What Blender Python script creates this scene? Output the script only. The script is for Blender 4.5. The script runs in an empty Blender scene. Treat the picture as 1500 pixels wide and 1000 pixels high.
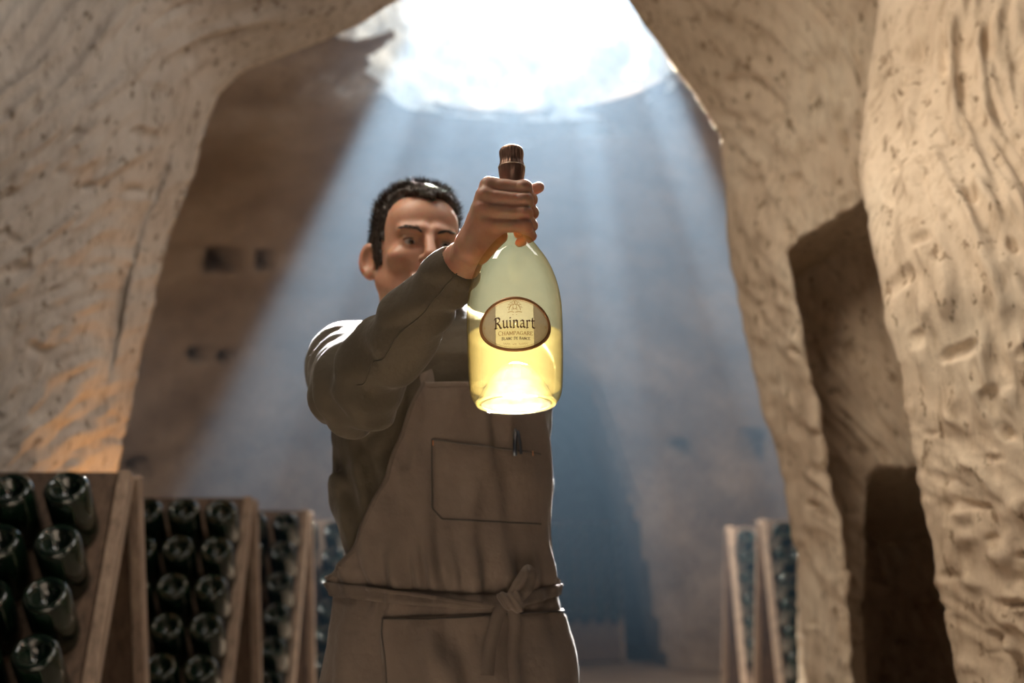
import bpy, bmesh, math, random
import numpy as np
from mathutils import Vector, Matrix

random.seed(7); RNG = np.random.default_rng(7)
S = bpy.context.scene
COL = S.collection

# ------------------------------------------------------------------ camera
F = 2083.0; PITCH = math.radians(9.0); CAMZ = 0.95
cam = bpy.data.cameras.new('camera'); camo = bpy.data.objects.new('camera', cam); COL.objects.link(camo)
camo.location = (0, 0, CAMZ); camo.rotation_euler = (math.radians(90) + PITCH, 0, 0)
cam.sensor_width = 36.0; cam.lens = 36.0 * F / 1500.0
cam.clip_start = 0.05; cam.clip_end = 100
cam.dof.use_dof = True; cam.dof.focus_distance = 2.20; cam.dof.aperture_fstop = 2.9
S.camera = camo
S.view_settings.view_transform = 'Standard'; S.view_settings.look = 'None'
S.view_settings.gamma = 1.0; S.view_settings.use_curve_mapping = False
S.view_settings.exposure = 0.0
cy = S.cycles
cy.use_denoising = True; cy.denoiser = 'OPENIMAGEDENOISE'
cy.max_bounces = 10; cy.transparent_max_bounces = 16; cy.volume_bounces = 0
cy.transmission_bounces = 8; cy.diffuse_bounces = 4; cy.glossy_bounces = 4
cy.caustics_reflective = False; cy.caustics_refractive = False
cy.sample_clamp_indirect = 4.0; cy.use_adaptive_sampling = False

# ------------------------------------------------------------------ world and lights
W = bpy.data.worlds.new('world'); S.world = W; W.use_nodes = True
W.node_tree.nodes['Background'].inputs[0].default_value = (0.55, 0.58, 0.65, 1)
W.node_tree.nodes['Background'].inputs[1].default_value = 0.035

def aim(o, target):
    o.rotation_euler = (Vector(target) - o.location).to_track_quat('-Z', 'Y').to_euler()
def spot(name, loc, target, energy, angle, blend=0.3, size=0.05, color=(1, 1, 1)):
    l = bpy.data.lights.new(name, 'SPOT'); l.energy = energy; l.spot_size = math.radians(angle)
    l.spot_blend = blend; l.shadow_soft_size = size; l.color = color
    o = bpy.data.objects.new(name, l); COL.objects.link(o); o.location = loc; aim(o, target); return o
def area(name, loc, target, energy, sx, sy, color=(1, 1, 1), spread=180):
    l = bpy.data.lights.new(name, 'AREA'); l.shape = 'RECTANGLE'; l.size = sx; l.size_y = sy
    l.energy = energy; l.color = color; l.spread = math.radians(spread)
    o = bpy.data.objects.new(name, l); COL.objects.link(o); o.location = loc; aim(o, target); return o
def point(name, loc, energy, size, color):
    l = bpy.data.lights.new(name, 'POINT'); l.energy = energy; l.shadow_soft_size = size; l.color = color
    o = bpy.data.objects.new(name, l); COL.objects.link(o); o.location = loc; return o

HOLE = (0.05, 8.6)                       # centre of the daylight shaft
SRC = (0.22, 8.9, 6.3)
spot('daylight_beam', SRC, (-0.05, 8.5, 0), 4300, 45, 0.10, 0.04, (0.93, 0.97, 1.0))
for (tx, ty, e, ang) in [(-2.2, 8.3, 14000, 7), (-1.3, 8.6, 6000, 4), (-0.3, 8.2, 4500, 4), (0.9, 8.6, 10000, 4.5), (2.2, 8.5, 14000, 6.5)]:
    spot('daylight_ray', SRC, (tx, ty, 0), e, ang, 0.6, 0.03, (0.95, 0.98, 1.0))
area('shaft_sky', (HOLE[0], HOLE[1] - 0.1, 7.3), (HOLE[0], HOLE[1], 0), 55, 1.3, 1.3, (0.95, 0.98, 1.0), 75)
area('added_rim_light', (0.32, 6.9, 4.02), (-0.02, 2.6, 1.22), 290, 1.7, 0.4, (1.0, 0.98, 0.95), 18)  # unseen area light added to rim the man and backlight the bottle
area('passage_fill', (-0.45, 2.55, 3.3), (1.35, 3.6, 1.2), 27, 0.35, 1.6, (1.0, 0.86, 0.70), 120)  # added warm fill for the right walls, no fixture stands here
area('passage_fill', (0.55, 3.0, 3.4), (-1.5, 3.9, 1.3), 12, 0.35, 1.6, (1.0, 0.94, 0.88), 120)  # added fill for the left wall
area('passage_fill', (0.2, -2.2, 2.2), (0.0, 3.0, 1.3), 11, 1.5, 1.0, (1.0, 0.87, 0.72))  # added frontal fill from behind the camera
area('chamber_fill', (2.8, 8.0, 2.9), (1.9, 13.0, 1.2), 36, 0.6, 0.4, (1.0, 0.86, 0.72), 120)  # added fill, hidden by the pillar, brightens the right back wall
area('chamber_fill', (-2.9, 8.3, 2.2), (-2.3, 13.0, 0.8), 9, 0.6, 0.4, (1.0, 0.88, 0.76), 120)  # added fill for the left back wall, out of view
spot('warm_cellar_lamp', (-1.10, 4.78, 0.80), (-1.33, 4.66, 1.20), 15, 80, 0.9, 0.04, (1.0, 0.46, 0.14))

# ------------------------------------------------------------------ helpers
def P(px, py, Y):
    """world point seen at photo pixel (px, py) on the plane y = Y"""
    e = PITCH + 0.0
    dx = (px - 750.0) / F; dz = (500.0 - py) / F
    fy = math.cos(e) - dz * math.sin(e); fz = math.sin(e) + dz * math.cos(e)
    return np.array([dx / fy * Y, Y, CAMZ + fz / fy * Y])
def pix(p):
    x, y, z = p[..., 0], p[..., 1], p[..., 2] - CAMZ
    d = y * math.cos(PITCH) + z * math.sin(PITCH); u = -y * math.sin(PITCH) + z * math.cos(PITCH)
    return 750 + F * x / d, 500 - F * u / d

TAB = RNG.random((64, 64, 64)).astype(np.float32)
def vnoise(x, y, z):
    x = np.asarray(x, np.float32); y = np.asarray(y, np.float32); z = np.asarray(z, np.float32)
    x, y, z = np.broadcast_arrays(x, y, z)
    xi = np.floor(x).astype(np.int32); yi = np.floor(y).astype(np.int32); zi = np.floor(z).astype(np.int32)
    fx = x - xi; fy = y - yi; fz = z - zi
    fx = fx * fx * (3 - 2 * fx); fy = fy * fy * (3 - 2 * fy); fz = fz * fz * (3 - 2 * fz)
    def g(a, b, c): return TAB[(xi + a) & 63, (yi + b) & 63, (zi + c) & 63]
    def L(a, b, t): return a + (b - a) * t
    return L(L(L(g(0,0,0), g(1,0,0), fx), L(g(0,1,0), g(1,1,0), fx), fy),
             L(L(g(0,0,1), g(1,0,1), fx), L(g(0,1,1), g(1,1,1), fx), fy), fz) * 2 - 1
def fbm(x, y, z, n=3):
    s = 0; a = 1.0
    for i in range(n): s = s + a * vnoise(x * 2**i + 7.3 * i, y * 2**i, z * 2**i + 3.1 * i); a *= 0.5
    return s
def sstep(a, b, x):
    t = np.clip((x - a) / (b - a), 0, 1); return t * t * (3 - 2 * t)

def link(name, me, mat=None, parent=None, smooth=True):
    if mat is not None: me.materials.append(mat)
    if smooth: me.polygons.foreach_set('use_smooth', [True] * len(me.polygons))
    o = bpy.data.objects.new(name, me); COL.objects.link(o)
    if parent is not None: o.parent = parent
    return o
def mesh(verts, faces):
    me = bpy.data.meshes.new('m')
    me.from_pydata(np.asarray(verts, float).tolist() if not isinstance(verts, list) else verts, [], faces if isinstance(faces, list) else np.asarray(faces).tolist())
    me.update(); return me
def grid(Pts, closed_u=False):
    """Pts (nu, nv, 3) -> verts, faces"""
    nu, nv = Pts.shape[:2]; idx = np.arange(nu * nv).reshape(nu, nv)
    if closed_u: idx = np.concatenate([idx, idx[:1]], 0)
    f = np.stack([idx[:-1, :-1], idx[1:, :-1], idx[1:, 1:], idx[:-1, 1:]], -1).reshape(-1, 4)
    return Pts.reshape(-1, 3), f
def gobj(name, Pts, mat, parent=None, flip=False, closed_u=False, smooth=True):
    v, f = grid(Pts, closed_u)
    if flip: f = f[:, ::-1]
    return link(name, mesh(v, f), mat, parent, smooth)
def empty(name, loc):
    o = bpy.data.objects.new(name, None); COL.objects.link(o); o.location = loc; o.empty_display_size = 0.1; return o
def tag(o, label, cat, group=None):
    o['label'] = label; o['category'] = cat
    if group: o['group'] = group
    return o
def struct(o, label=None):
    o['kind'] = 'structure'
    if label: o['label'] = label
    return o
def lathe(prof, n=40, closed_ends=False):
    """prof list of (r, z)"""
    a = np.linspace(0, 2 * math.pi, n, endpoint=False)
    pr = np.array(prof, float)
    Pts = np.stack([pr[None, :, 0] * np.cos(a)[:, None], pr[None, :, 0] * np.sin(a)[:, None], np.broadcast_to(pr[None, :, 1], (n, len(pr)))], -1)
    return grid(Pts, True)
def join(*parts):
    V = []; Fs = []; n = 0
    for v, f in parts:
        V.append(np.asarray(v, float)); Fs += [[i + n for i in q] for q in (f.tolist() if hasattr(f, 'tolist') else f)]; n += len(v)
    return np.concatenate(V), Fs
def tube(pts, r, n=8, caps=True):
    pts = np.array(pts, float); m = len(pts); r = np.broadcast_to(np.asarray(r, float), (m,))
    tg = np.gradient(pts, axis=0); tg /= np.linalg.norm(tg, axis=1)[:, None] + 1e-9
    up = np.array([0, 0, 1.0]) if abs(tg[0][2]) < 0.9 else np.array([0, 1.0, 0])
    rings = []
    a = np.linspace(0, 2 * math.pi, n, endpoint=False)
    for i in range(m):
        u = np.cross(tg[i], up); u /= np.linalg.norm(u) + 1e-9; w = np.cross(u, tg[i])
        rings.append(pts[i] + r[i] * (np.cos(a)[:, None] * u + np.sin(a)[:, None] * w))
    Pts = np.stack(rings, 1)
    v, f = grid(Pts, True); f = f.tolist()
    if caps:
        f.append([k * m for k in range(n)]); f.append([k * m + m - 1 for k in range(n)][::-1])
    return v, f
def boxv(c, h, M=None):
    c = np.array(c, float); h = np.array(h, float)
    v = np.array([[x, y, z] for x in (-1, 1) for y in (-1, 1) for z in (-1, 1)], float) * h
    if M is not None: v = v @ np.array(M).T
    return v + c, [[0,1,3,2],[4,6,7,5],[0,4,5,1],[2,3,7,6],[0,2,6,4],[1,5,7,3]]
def bevel(o, w=0.004, seg=2):
    m = o.modifiers.new('bevel', 'BEVEL'); m.width = w; m.segments = seg; m.limit_method = 'ANGLE'; return o

# signed-distance modelling: smooth unions meshed with surface nets
def smin(a, b, k):
    h = np.maximum(k - np.abs(a - b), 0) / k
    return np.minimum(a, b) - h * h * k * 0.25
def smax(a, b, k): return -smin(-a, -b, k)
def cap(p, a, b, ra, rb):
    a = np.asarray(a, np.float32); b = np.asarray(b, np.float32); d = b - a
    q = [p[i] - a[i] for i in range(3)]
    t = np.clip((q[0]*d[0] + q[1]*d[1] + q[2]*d[2]) / max(float(d @ d), 1e-9), 0, 1)
    return np.sqrt((q[0]-t*d[0])**2 + (q[1]-t*d[1])**2 + (q[2]-t*d[2])**2) - (ra + (rb - ra) * t)
def ell(p, c, r):
    k0 = np.sqrt(sum(((p[i]-c[i])/r[i])**2 for i in range(3)))
    k1 = np.sqrt(sum(((p[i]-c[i])/(r[i]*r[i]))**2 for i in range(3))) + 1e-6
    return k0 * (k0 - 1.0) / k1
def nets(fn, lo, hi, h):
    ax = [np.arange(lo[i], hi[i] + h, h, dtype=np.float32) for i in range(3)]
    X, Y, Z = np.meshgrid(*ax, indexing='ij')
    d = fn((X, Y, Z)).astype(np.float32)
    s = d < 0
    n = np.zeros(tuple(k - 1 for k in d.shape), np.int8)
    for i in (0, 1):
        for j in (0, 1):
            for k in (0, 1):
                n += s[i:s.shape[0]-1+i, j:s.shape[1]-1+j, k:s.shape[2]-1+k]
    act = (n > 0) & (n < 8)
    ci = np.argwhere(act)
    acc = np.zeros((len(ci), 3)); cnt = np.zeros(len(ci))
    for ed in [((0,0,0),(1,0,0)),((0,1,0),(1,1,0)),((0,0,1),(1,0,1)),((0,1,1),(1,1,1)),
               ((0,0,0),(0,1,0)),((1,0,0),(1,1,0)),((0,0,1),(0,1,1)),((1,0,1),(1,1,1)),
               ((0,0,0),(0,0,1)),((1,0,0),(1,0,1)),((0,1,0),(0,1,1)),((1,1,0),(1,1,1))]:
        A = ci + ed[0]; B = ci + ed[1]
        da = d[A[:,0],A[:,1],A[:,2]]; db = d[B[:,0],B[:,1],B[:,2]]
        c = (da < 0) != (db < 0)
        t = np.where(c, da / np.where(c, da - db, 1), 0)
        acc += np.where(c[:, None], A + (B - A) * t[:, None], 0); cnt += c
    V = acc / cnt[:, None] * h + np.array(lo)
    idx = np.full(act.shape, -1, np.int64); idx[act] = np.arange(len(ci))
    Q = []
    for axis in range(3):
        sl0 = [slice(1, -1)] * 3; sl1 = [slice(1, -1)] * 3
        sl0[axis] = slice(0, s.shape[axis]-1); sl1[axis] = slice(1, s.shape[axis])
        a = s[tuple(sl0)]; b = s[tuple(sl1)]
        e = np.argwhere(a != b); flip = a[a != b]
        base = e.copy(); o1, o2 = [k for k in range(3) if k != axis]
        base[:, o1] += 1; base[:, o2] += 1
        def gi(x, y):
            q = base.copy(); q[:, o1] -= x; q[:, o2] -= y; return idx[q[:,0], q[:,1], q[:,2]]
        q = np.stack([gi(1,1), gi(0,1), gi(0,0), gi(1,0)], -1)
        if axis == 1: flip = ~flip
        q[~flip] = q[~flip][:, ::-1]; Q.append(q)
    return V, np.concatenate(Q)
def relax(V, Q, it=2, lam=0.5):
    for _ in range(it):
        acc = np.zeros_like(V); c = np.zeros(len(V))
        for k in range(4):
            a = Q[:, k]; b = Q[:, (k + 1) % 4]
            np.add.at(acc, a, V[b]); np.add.at(acc, b, V[a]); np.add.at(c, a, 1); np.add.at(c, b, 1)
        V = V + lam * (acc / np.maximum(c, 1)[:, None] - V)
    return V

# ------------------------------------------------------------------ materials
class NT:
    def __init__(s, name):
        s.m = bpy.data.materials.new(name); s.m.use_nodes = True; s.t = s.m.node_tree; s.n = s.t.nodes
        s.b = s.n.get('Principled BSDF'); s.out = s.n.get('Material Output')
    def new(s, kind, **kw):
        x = s.n.new(kind)
        for k, v in kw.items():
            if hasattr(x, k): setattr(x, k, v)
            else: x.inputs[k].default_value = v
        return x
    def l(s, a, b): s.t.links.new(a, b)
    def coords(s, scale=(1,1,1), rot=(0,0,0), kind='Object'):
        tc = s.n.new('ShaderNodeTexCoord'); mp = s.n.new('ShaderNodeMapping')
        mp.inputs['Scale'].default_value = scale; mp.inputs['Rotation'].default_value = rot
        s.l(tc.outputs[kind], mp.inputs['Vector']); return mp.outputs[0]
    def noise(s, vec, scale, detail=4, rough=0.55):
        x = s.n.new('ShaderNodeTexNoise'); x.inputs['Scale'].default_value = scale
        x.inputs['Detail'].default_value = detail; x.inputs['Roughness'].default_value = rough
        s.l(vec, x.inputs['Vector']); return x.outputs['Fac']
    def ramp(s, fac, stops):
        r = s.n.new('ShaderNodeValToRGB'); e = r.color_ramp.elements
        while len(e) < len(stops): e.new(0.5)
        for k, (p, c) in enumerate(stops): e[k].position = p; e[k].color = (*c, 1) if len(c) == 3 else c
        s.l(fac, r.inputs[0]); return r.outputs[0]
    def bump(s, h, strength, dist, prev=None):
        b = s.n.new('ShaderNodeBump'); b.inputs['Strength'].default_value = strength; b.inputs['Distance'].default_value = dist
        s.l(h, b.inputs['Height'])
        if prev: s.l(prev, b.inputs['Normal'])
        return b.outputs[0]
def simple(name, col, rough=0.6, metal=0.0, var=0.15, scale=30, bump=0.0, bscale=200, spec=0.5):
    t = NT(name); v = t.coords()
    f = t.noise(v, scale)
    lo = tuple(max(0, c * (1 - var)) for c in col); hi = tuple(min(1, c * (1 + var)) for c in col)
    t.l(t.ramp(f, [(0.3, lo), (0.7, hi)]), t.b.inputs['Base Color'])
    t.b.inputs['Roughness'].default_value = rough; t.b.inputs['Metallic'].default_value = metal
    t.b.inputs['Specular IOR Level'].default_value = spec
    if bump: t.l(t.bump(t.noise(v, bscale, 3), bump, 0.002), t.b.inputs['Normal'])
    return t.m
def chalk(name, dark, mid, light, rot=(0.0, 0.25, 0.0), stretch=(1, 1, 0.28), bs=0.5):
    t = NT(name); v = t.coords()
    vs = t.coords(stretch, rot)
    big = t.noise(v, 1.6, 5); st = t.noise(vs, 34, 4, 0.6); pit = t.noise(v, 55, 2)
    c1 = t.ramp(big, [(0.30, dark), (0.52, mid), (0.72, light)])
    c2 = t.ramp(st, [(0.30, (0.62, 0.58, 0.54)), (0.50, (0.95, 0.95, 0.95)), (0.75, (1, 1, 1))])
    mx = t.new('ShaderNodeMix', data_type='RGBA', blend_type='MULTIPLY'); mx.inputs[0].default_value = 0.8
    t.l(c1, mx.inputs[6]); t.l(c2, mx.inputs[7])
    pv_ = t.noise(t.coords((1, 1, 0.5), rot), 30, 3, 0.65)
    c3 = t.ramp(pv_, [(0.34, (0.34, 0.29, 0.24)), (0.40, (1, 1, 1)), (0.62, (1, 1, 1)), (0.72, (1.12, 1.12, 1.12))])
    m3 = t.new('ShaderNodeMix', data_type='RGBA', blend_type='MULTIPLY'); m3.inputs[0].default_value = 0.8
    t.l(mx.outputs[2], m3.inputs[6]); t.l(c3, m3.inputs[7])
    t.l(m3.outputs[2], t.b.inputs['Base Color'])
    t.b.inputs['Roughness'].default_value = 0.95; t.b.inputs['Specular IOR Level'].default_value = 0.15
    n1 = t.bump(st, bs, 0.012); n2 = t.bump(pit, 0.3, 0.006, n1)
    t.l(n2, t.b.inputs['Normal']); return t.m
M = {}
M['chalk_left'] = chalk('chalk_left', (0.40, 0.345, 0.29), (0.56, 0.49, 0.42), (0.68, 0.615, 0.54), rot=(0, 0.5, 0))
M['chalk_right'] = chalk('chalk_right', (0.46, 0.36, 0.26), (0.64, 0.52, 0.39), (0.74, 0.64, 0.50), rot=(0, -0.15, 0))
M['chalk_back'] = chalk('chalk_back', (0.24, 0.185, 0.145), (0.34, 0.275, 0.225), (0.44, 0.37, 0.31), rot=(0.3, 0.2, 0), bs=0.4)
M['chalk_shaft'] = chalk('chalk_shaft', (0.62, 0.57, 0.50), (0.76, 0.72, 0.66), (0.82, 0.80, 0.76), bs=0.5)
M['ground'] = chalk('ground', (0.30, 0.24, 0.19), (0.42, 0.34, 0.27), (0.52, 0.44, 0.36), stretch=(1, 1, 1), bs=0.3)

# ------------------------------------------------------------------ cave walls
def carve(p, seed, ang, amp=1.0):
    """chiselled relief: broad lumps plus slanted pick strokes and pits, in metres (positive = proud)"""
    x, z = p
    c, s = math.cos(ang), math.sin(ang)
    wx = 0.05 * vnoise(x * 3, z * 3, seed); wz = 0.05 * vnoise(x * 3, z * 3, seed + 5)
    q = (x + wx) * c + (z + wz) * s; r = -(x + wx) * s + (z + wz) * c
    d = 0.055 * fbm(x * 1.3, z * 1.0, seed + 1.5, 3)
    st = vnoise(q / 0.022, r / 0.085, seed + 9.0) + 0.5 * vnoise(q / 0.012, r / 0.05, seed + 13.0)
    d += amp * (0.0105 * st + 0.010 * np.maximum(st, 0.2))
    pit = vnoise(q / 0.035, r / 0.06, seed + 21.0)
    d -= amp * 0.055 * np.maximum(pit - 0.5, 0)
    return d
def interp_profile(pts, n):
    pts = np.array(pts, float); L = np.concatenate([[0], np.cumsum(np.linalg.norm(np.diff(pts, axis=0), axis=1))])
    u = np.linspace(0, L[-1], n)
    out = np.stack([np.interp(u, L, pts[:, k]) for k in range(pts.shape[1])], -1)
    ker = np.exp(-np.linspace(-2, 2, 15) ** 2); ker /= ker.sum()
    for k in range(out.shape[1]):
        pad = np.concatenate([2*out[:1, k] - out[7:0:-1, k], out[:, k], 2*out[-1:, k] - out[-2:-9:-1, k]])
        out[:, k] = np.convolve(pad, ker, 'valid')
    return out
def wall(name, prof, Yof, side, ts, ns, mat, seed, ang, depth, label, feature=None, lean_top=0.9, amp=1.0):
    E = np.array([P(a, b, Yof(b)) for a, b in prof])
    E = np.concatenate([E, np.array(prof, float)[:, 1:2]], 1)
    E = interp_profile(E, ns)                                     # x, y, z, photo row
    zt = E[:, 2]
    w = sstep(2.2, 3.2, zt) * lean_top
    n = np.stack([side * (1 - 0.5 * w), np.zeros(ns), w], -1); n /= np.linalg.norm(n, axis=1)[:, None]
    t = np.asarray(ts, float)
    off = np.where(t < 0, -0.75 * t, t)
    yy = np.where(t < 0, -t * 1.1, -depth(np.maximum(t, 0)))
    Pts = E[:, None, :3] + n[:, None, :] * off[None, :, None]
    Pts[..., 1] = E[:, None, 1] + yy[None, :]
    Base = Pts.copy()
    if feature is not None: Pts = feature(Pts, t)
    arc_ = np.concatenate([[0], np.cumsum(np.linalg.norm(np.diff(E[:, :3], axis=0), axis=1))])[::-1]
    d = carve((np.broadcast_to(side * t[None, :], Pts.shape[:2]), np.broadcast_to(arc_[:, None], Pts.shape[:2])), seed, ang, amp) * (0.35 + 0.65 * sstep(0.0, 0.10, np.abs(t)))[None, :]
    T1 = np.gradient(Base, axis=0); T2 = np.gradient(Base, axis=1)
    N = np.cross(T1, T2); N /= np.linalg.norm(N, axis=-1)[..., None] + 1e-9
    ref = np.array([-side * 0.5, -1.0, 0.0]); sg = np.sign((N * ref).sum(-1))[..., None]
    back = (t < 0)[None, :, None]
    N = np.where(back, np.array([-side * 0.7, 0.7, 0.0]), N * np.where(sg == 0, 1, sg))
    Pts = Pts + N * d[..., None]
    return struct(gobj(name, Pts, mat, flip=(side > 0)), label)
def depthf(r, rr, slope): return lambda t: r * (1 - np.exp(-t / rr)) + slope * t

tsL = np.concatenate([-np.linspace(1.9, 0.02, 36) ** 1.3, np.linspace(0, 1.75, 290), np.linspace(1.8, 4.0, 30)])
LEFT = [(640, -330), (650, -170), (625, -60), (590, 0), (520, 42), (430, 78), (362, 100), (322, 140), (303, 200), (285, 265), (255, 340), (238, 400),
        (224, 470), (202, 560), (188, 630), (174, 700), (160, 800), (150, 900), (140, 1000), (120, 1250)]
def featL(Pn, t):
    a, b = pix(Pn)                                               # a fissure runs down behind the edge strip
    line = np.interp(b, [0, 180, 250, 430, 560, 700], [330, 285, 252, 190, 165, 120])
    Pn[..., 1] += 0.10 * np.exp(-((a - line) / 11.0) ** 2) * sstep(90, 200, b) * sstep(620, 460, b) * (t > 0.05)
    Pn[..., 1] -= 0.10 * sstep(20, -60, a - line) * sstep(60, 200, b) * (t > 0.05)
    return Pn
wall('wall_left', LEFT, lambda b: 4.8, -1, tsL, 520, M['chalk_left'], 3.0, -0.45, depthf(0.33, 0.13, 0.55),
     'chiselled chalk wall arching over the riddling racks, warm glow at its foot', featL)

tsR = np.concatenate([-np.linspace(1.9, 0.02, 36) ** 1.3, np.linspace(0, 1.9, 300), np.linspace(1.95, 3.4, 24)])
RIGHT = [(850, -330), (850, -170), (880, -60), (915, 0), (950, 50), (985, 105), (1030, 165), (1050, 200), (1062, 270), (1072, 380), (1095, 500), (1120, 600),
         (1154, 700), (1168, 800), (1178, 900), (1188, 1000), (1205, 1250)]
def featR(Pn, t):
    a, b = pix(Pn)
    line = np.interp(b, [250, 370, 560, 760, 1000, 1300], [1230, 1157, 1200, 1246, 1262, 1275])
    lint = np.interp(a, [1150, 1270, 1400], [372, 300, 285])
    m = sstep(-6, 22, a - line) * sstep(-12, 30, b - lint)
    Pn[..., 1] += 0.55 * m
    Pn[..., 1] += 1.6 * sstep(1335, 1372, a) * sstep(660, 780, b)
    Pn[..., 1] -= 0.07 * np.exp(-((a - line + 16) / 18.0) ** 2) * sstep(330, 420, b)
    return Pn
wall('wall_right', RIGHT, lambda b: 5.0, 1, tsR, 520, M['chalk_right'], 11.0, 0.25, depthf(0.30, 0.13, 0.42),
     'chalk pillar with a carved alcove, arching towards the skylight', featR)

tsN = np.concatenate([-np.linspace(1.0, 0.02, 24), np.linspace(0, 1.0, 230), np.linspace(1.03, 2.6, 30)])
NEAR = [(1330, -330), (1308, -130), (1292, 0), (1274, 120), (1266, 230), (1285, 360), (1302, 450), (1320, 540), (1348, 700), (1374, 850), (1404, 1000), (1440, 1180), (1470, 1400)]
YN = lambda b: float(np.interp(b, [-200, -50, 50, 150, 250, 330, 420, 520], [4.0, 3.98, 3.92, 3.82, 3.66, 3.50, 3.38, 3.35]))
wall('wall_right_near', NEAR, YN, 1, tsN, 560, M['chalk_right'], 23.0, 0.12, depthf(0.20, 0.10, 0.42),
     'sharp pitted chalk wall with vertical pick marks beside the alcove', None, lean_top=0.3, amp=1.25)

# bell-shaped chamber below the shaft
zt = np.array([-0.1, 0, 1, 2, 2.8, 3.3, 3.6, 3.8, 3.95, 4.04, 4.10]); rt = np.array([5.75, 5.7, 5.45, 5.0, 4.4, 3.7, 3.1, 2.3, 1.5, 1.05, 0.98])
prof = interp_profile(np.stack([rt, zt], -1), 190)
th = np.radians(np.linspace(-128, 128, 420))
R_ = prof[None, :, 0]; Zb = np.broadcast_to(prof[None, :, 1], (len(th), len(prof)))
Bp = np.stack([HOLE[0] + R_ * np.sin(th)[:, None], HOLE[1] + R_ * np.cos(th)[:, None], Zb], -1)
rough = 0.16 * fbm(Bp[..., 0] * 0.7, Bp[..., 1] * 0.7, Bp[..., 2] * 0.8, 4) + 0.02 * vnoise(Bp[..., 0] * 9, Bp[..., 1] * 9, Bp[..., 2] * 6)
rough = rough + 0.13 * fbm(Bp[..., 0] * 2.6, Bp[..., 1] * 2.6, 3.0, 4) * sstep(3.85, 4.0, Zb)
a_, b_ = pix(Bp)
pits = np.zeros_like(a_)
for (hx, hy, rx, ry) in [(322, 378, 22, 17), (381, 378, 10, 12), (990, 657, 12, 10), (1096, 657, 14, 20), (205, 690, 14, 14), (290, 520, 12, 9), (330, 522, 9, 8)]:
    k = np.maximum(np.abs(a_ - hx) / rx, np.abs(b_ - hy) / ry); pits = np.maximum(pits, sstep(1.25, 0.8, k))
outw = np.stack([np.sin(th)[:, None] + 0 * R_, np.cos(th)[:, None] + 0 * R_, 0.4 + 0 * Zb], -1)
Bp = Bp + outw * (rough * (0.7 + 0.3 * sstep(4.05, 3.7, Zb)) * 0.9 + 0.45 * pits)[..., None]
v, f = grid(Bp)
xc = np.interp(v[:, 2], [0, 2.9], [0.42, 0.30]); hw = np.interp(v[:, 2], [0, 1.5, 2.6, 3.0], [1.10, 0.84, 0.45, 0.0])
inside = (np.abs(v[:, 0] - xc) < hw) & (v[:, 1] > HOLE[1])
f = f[~inside[f].all(1)]
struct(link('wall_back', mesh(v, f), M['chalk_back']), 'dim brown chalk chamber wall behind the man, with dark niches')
# tunnel leading on from the chamber
zz = np.concatenate([np.linspace(0, 3.0, 30), np.linspace(3.0, 0, 30)]); sd = np.concatenate([-np.ones(30), np.ones(30)])
hwz = np.interp(zz, [0, 1.5, 2.6, 3.0], [1.13, 0.87, 0.48, 0.0]); xcz = np.interp(zz, [0, 2.9], [0.42, 0.30])
y0 = HOLE[1] + np.interp(zz, zt, rt) - 0.25
ty = np.linspace(0, 1, 40)
Tp = np.stack([np.broadcast_to((xcz + sd * hwz)[:, None], (60, 40)), y0[:, None] + (20 - y0)[:, None] * ty[None, :], np.broadcast_to(zz[:, None], (60, 40))], -1).copy()
Tp[..., 0] += (sd[:, None] * 0.10 * fbm(Tp[..., 1] * 1.1, Tp[..., 2] * 1.3, 4.0, 3)) * sstep(0, 0.1, ty)[None, :]
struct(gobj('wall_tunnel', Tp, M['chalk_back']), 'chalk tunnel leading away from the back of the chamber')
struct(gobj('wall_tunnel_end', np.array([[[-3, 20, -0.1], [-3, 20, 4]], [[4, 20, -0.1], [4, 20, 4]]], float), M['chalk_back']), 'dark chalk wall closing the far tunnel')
# daylight shaft above the chamber
sz = np.linspace(4.06, 7.6, 120); sr = np.interp(sz, [4.06, 4.15, 4.5, 5.2, 7.6], [1.10, 1.06, 0.98, 1.02, 1.15])
sa = np.linspace(0, 2 * math.pi, 260, endpoint=False)
sy_ = np.where(np.cos(sa) < 0, 1.9, 1.0) * np.cos(sa)
Sp = np.stack([HOLE[0] + sr[None] * np.sin(sa)[:, None], HOLE[1] + sr[None] * sy_[:, None], np.broadcast_to(sz[None], (260, 120))], -1)
rr = 0.09 * fbm(Sp[..., 0] * 2.3, Sp[..., 1] * 2.3, Sp[..., 2] * 2.0, 4)
Sp[..., 0] += rr * np.sin(sa)[:, None]; Sp[..., 1] += rr * np.cos(sa)[:, None]
Sp[..., 2] -= 0.02 * (np.abs(fbm(np.sin(sa) * 3, np.cos(sa) * 3, 2.0, 3)))[:, None] * sstep(4.4, 4.02, Sp[..., 2])
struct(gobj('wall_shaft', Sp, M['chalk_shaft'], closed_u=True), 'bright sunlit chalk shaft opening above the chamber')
# floor and passage vault
gx = np.linspace(-6, 6, 120); gy = np.linspace(-3, 20.5, 200)
G = np.stack(np.meshgrid(gx, gy, indexing='ij') + [np.zeros((120, 200))], -1); G[..., 2] = 0.012 * fbm(G[..., 0] * 1.5, G[..., 1] * 1.5, 1.0, 3) - 0.014
struct(gobj('floor', G, M['ground']), 'dusty trodden chalk floor')

# ------------------------------------------------------------------ haze under the shaft
t = NT('haze'); t.n.remove(t.b)
vs = t.new('ShaderNodeVolumeScatter'); vs.inputs['Color'].default_value = (0.40, 0.65, 1.0, 1)

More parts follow.
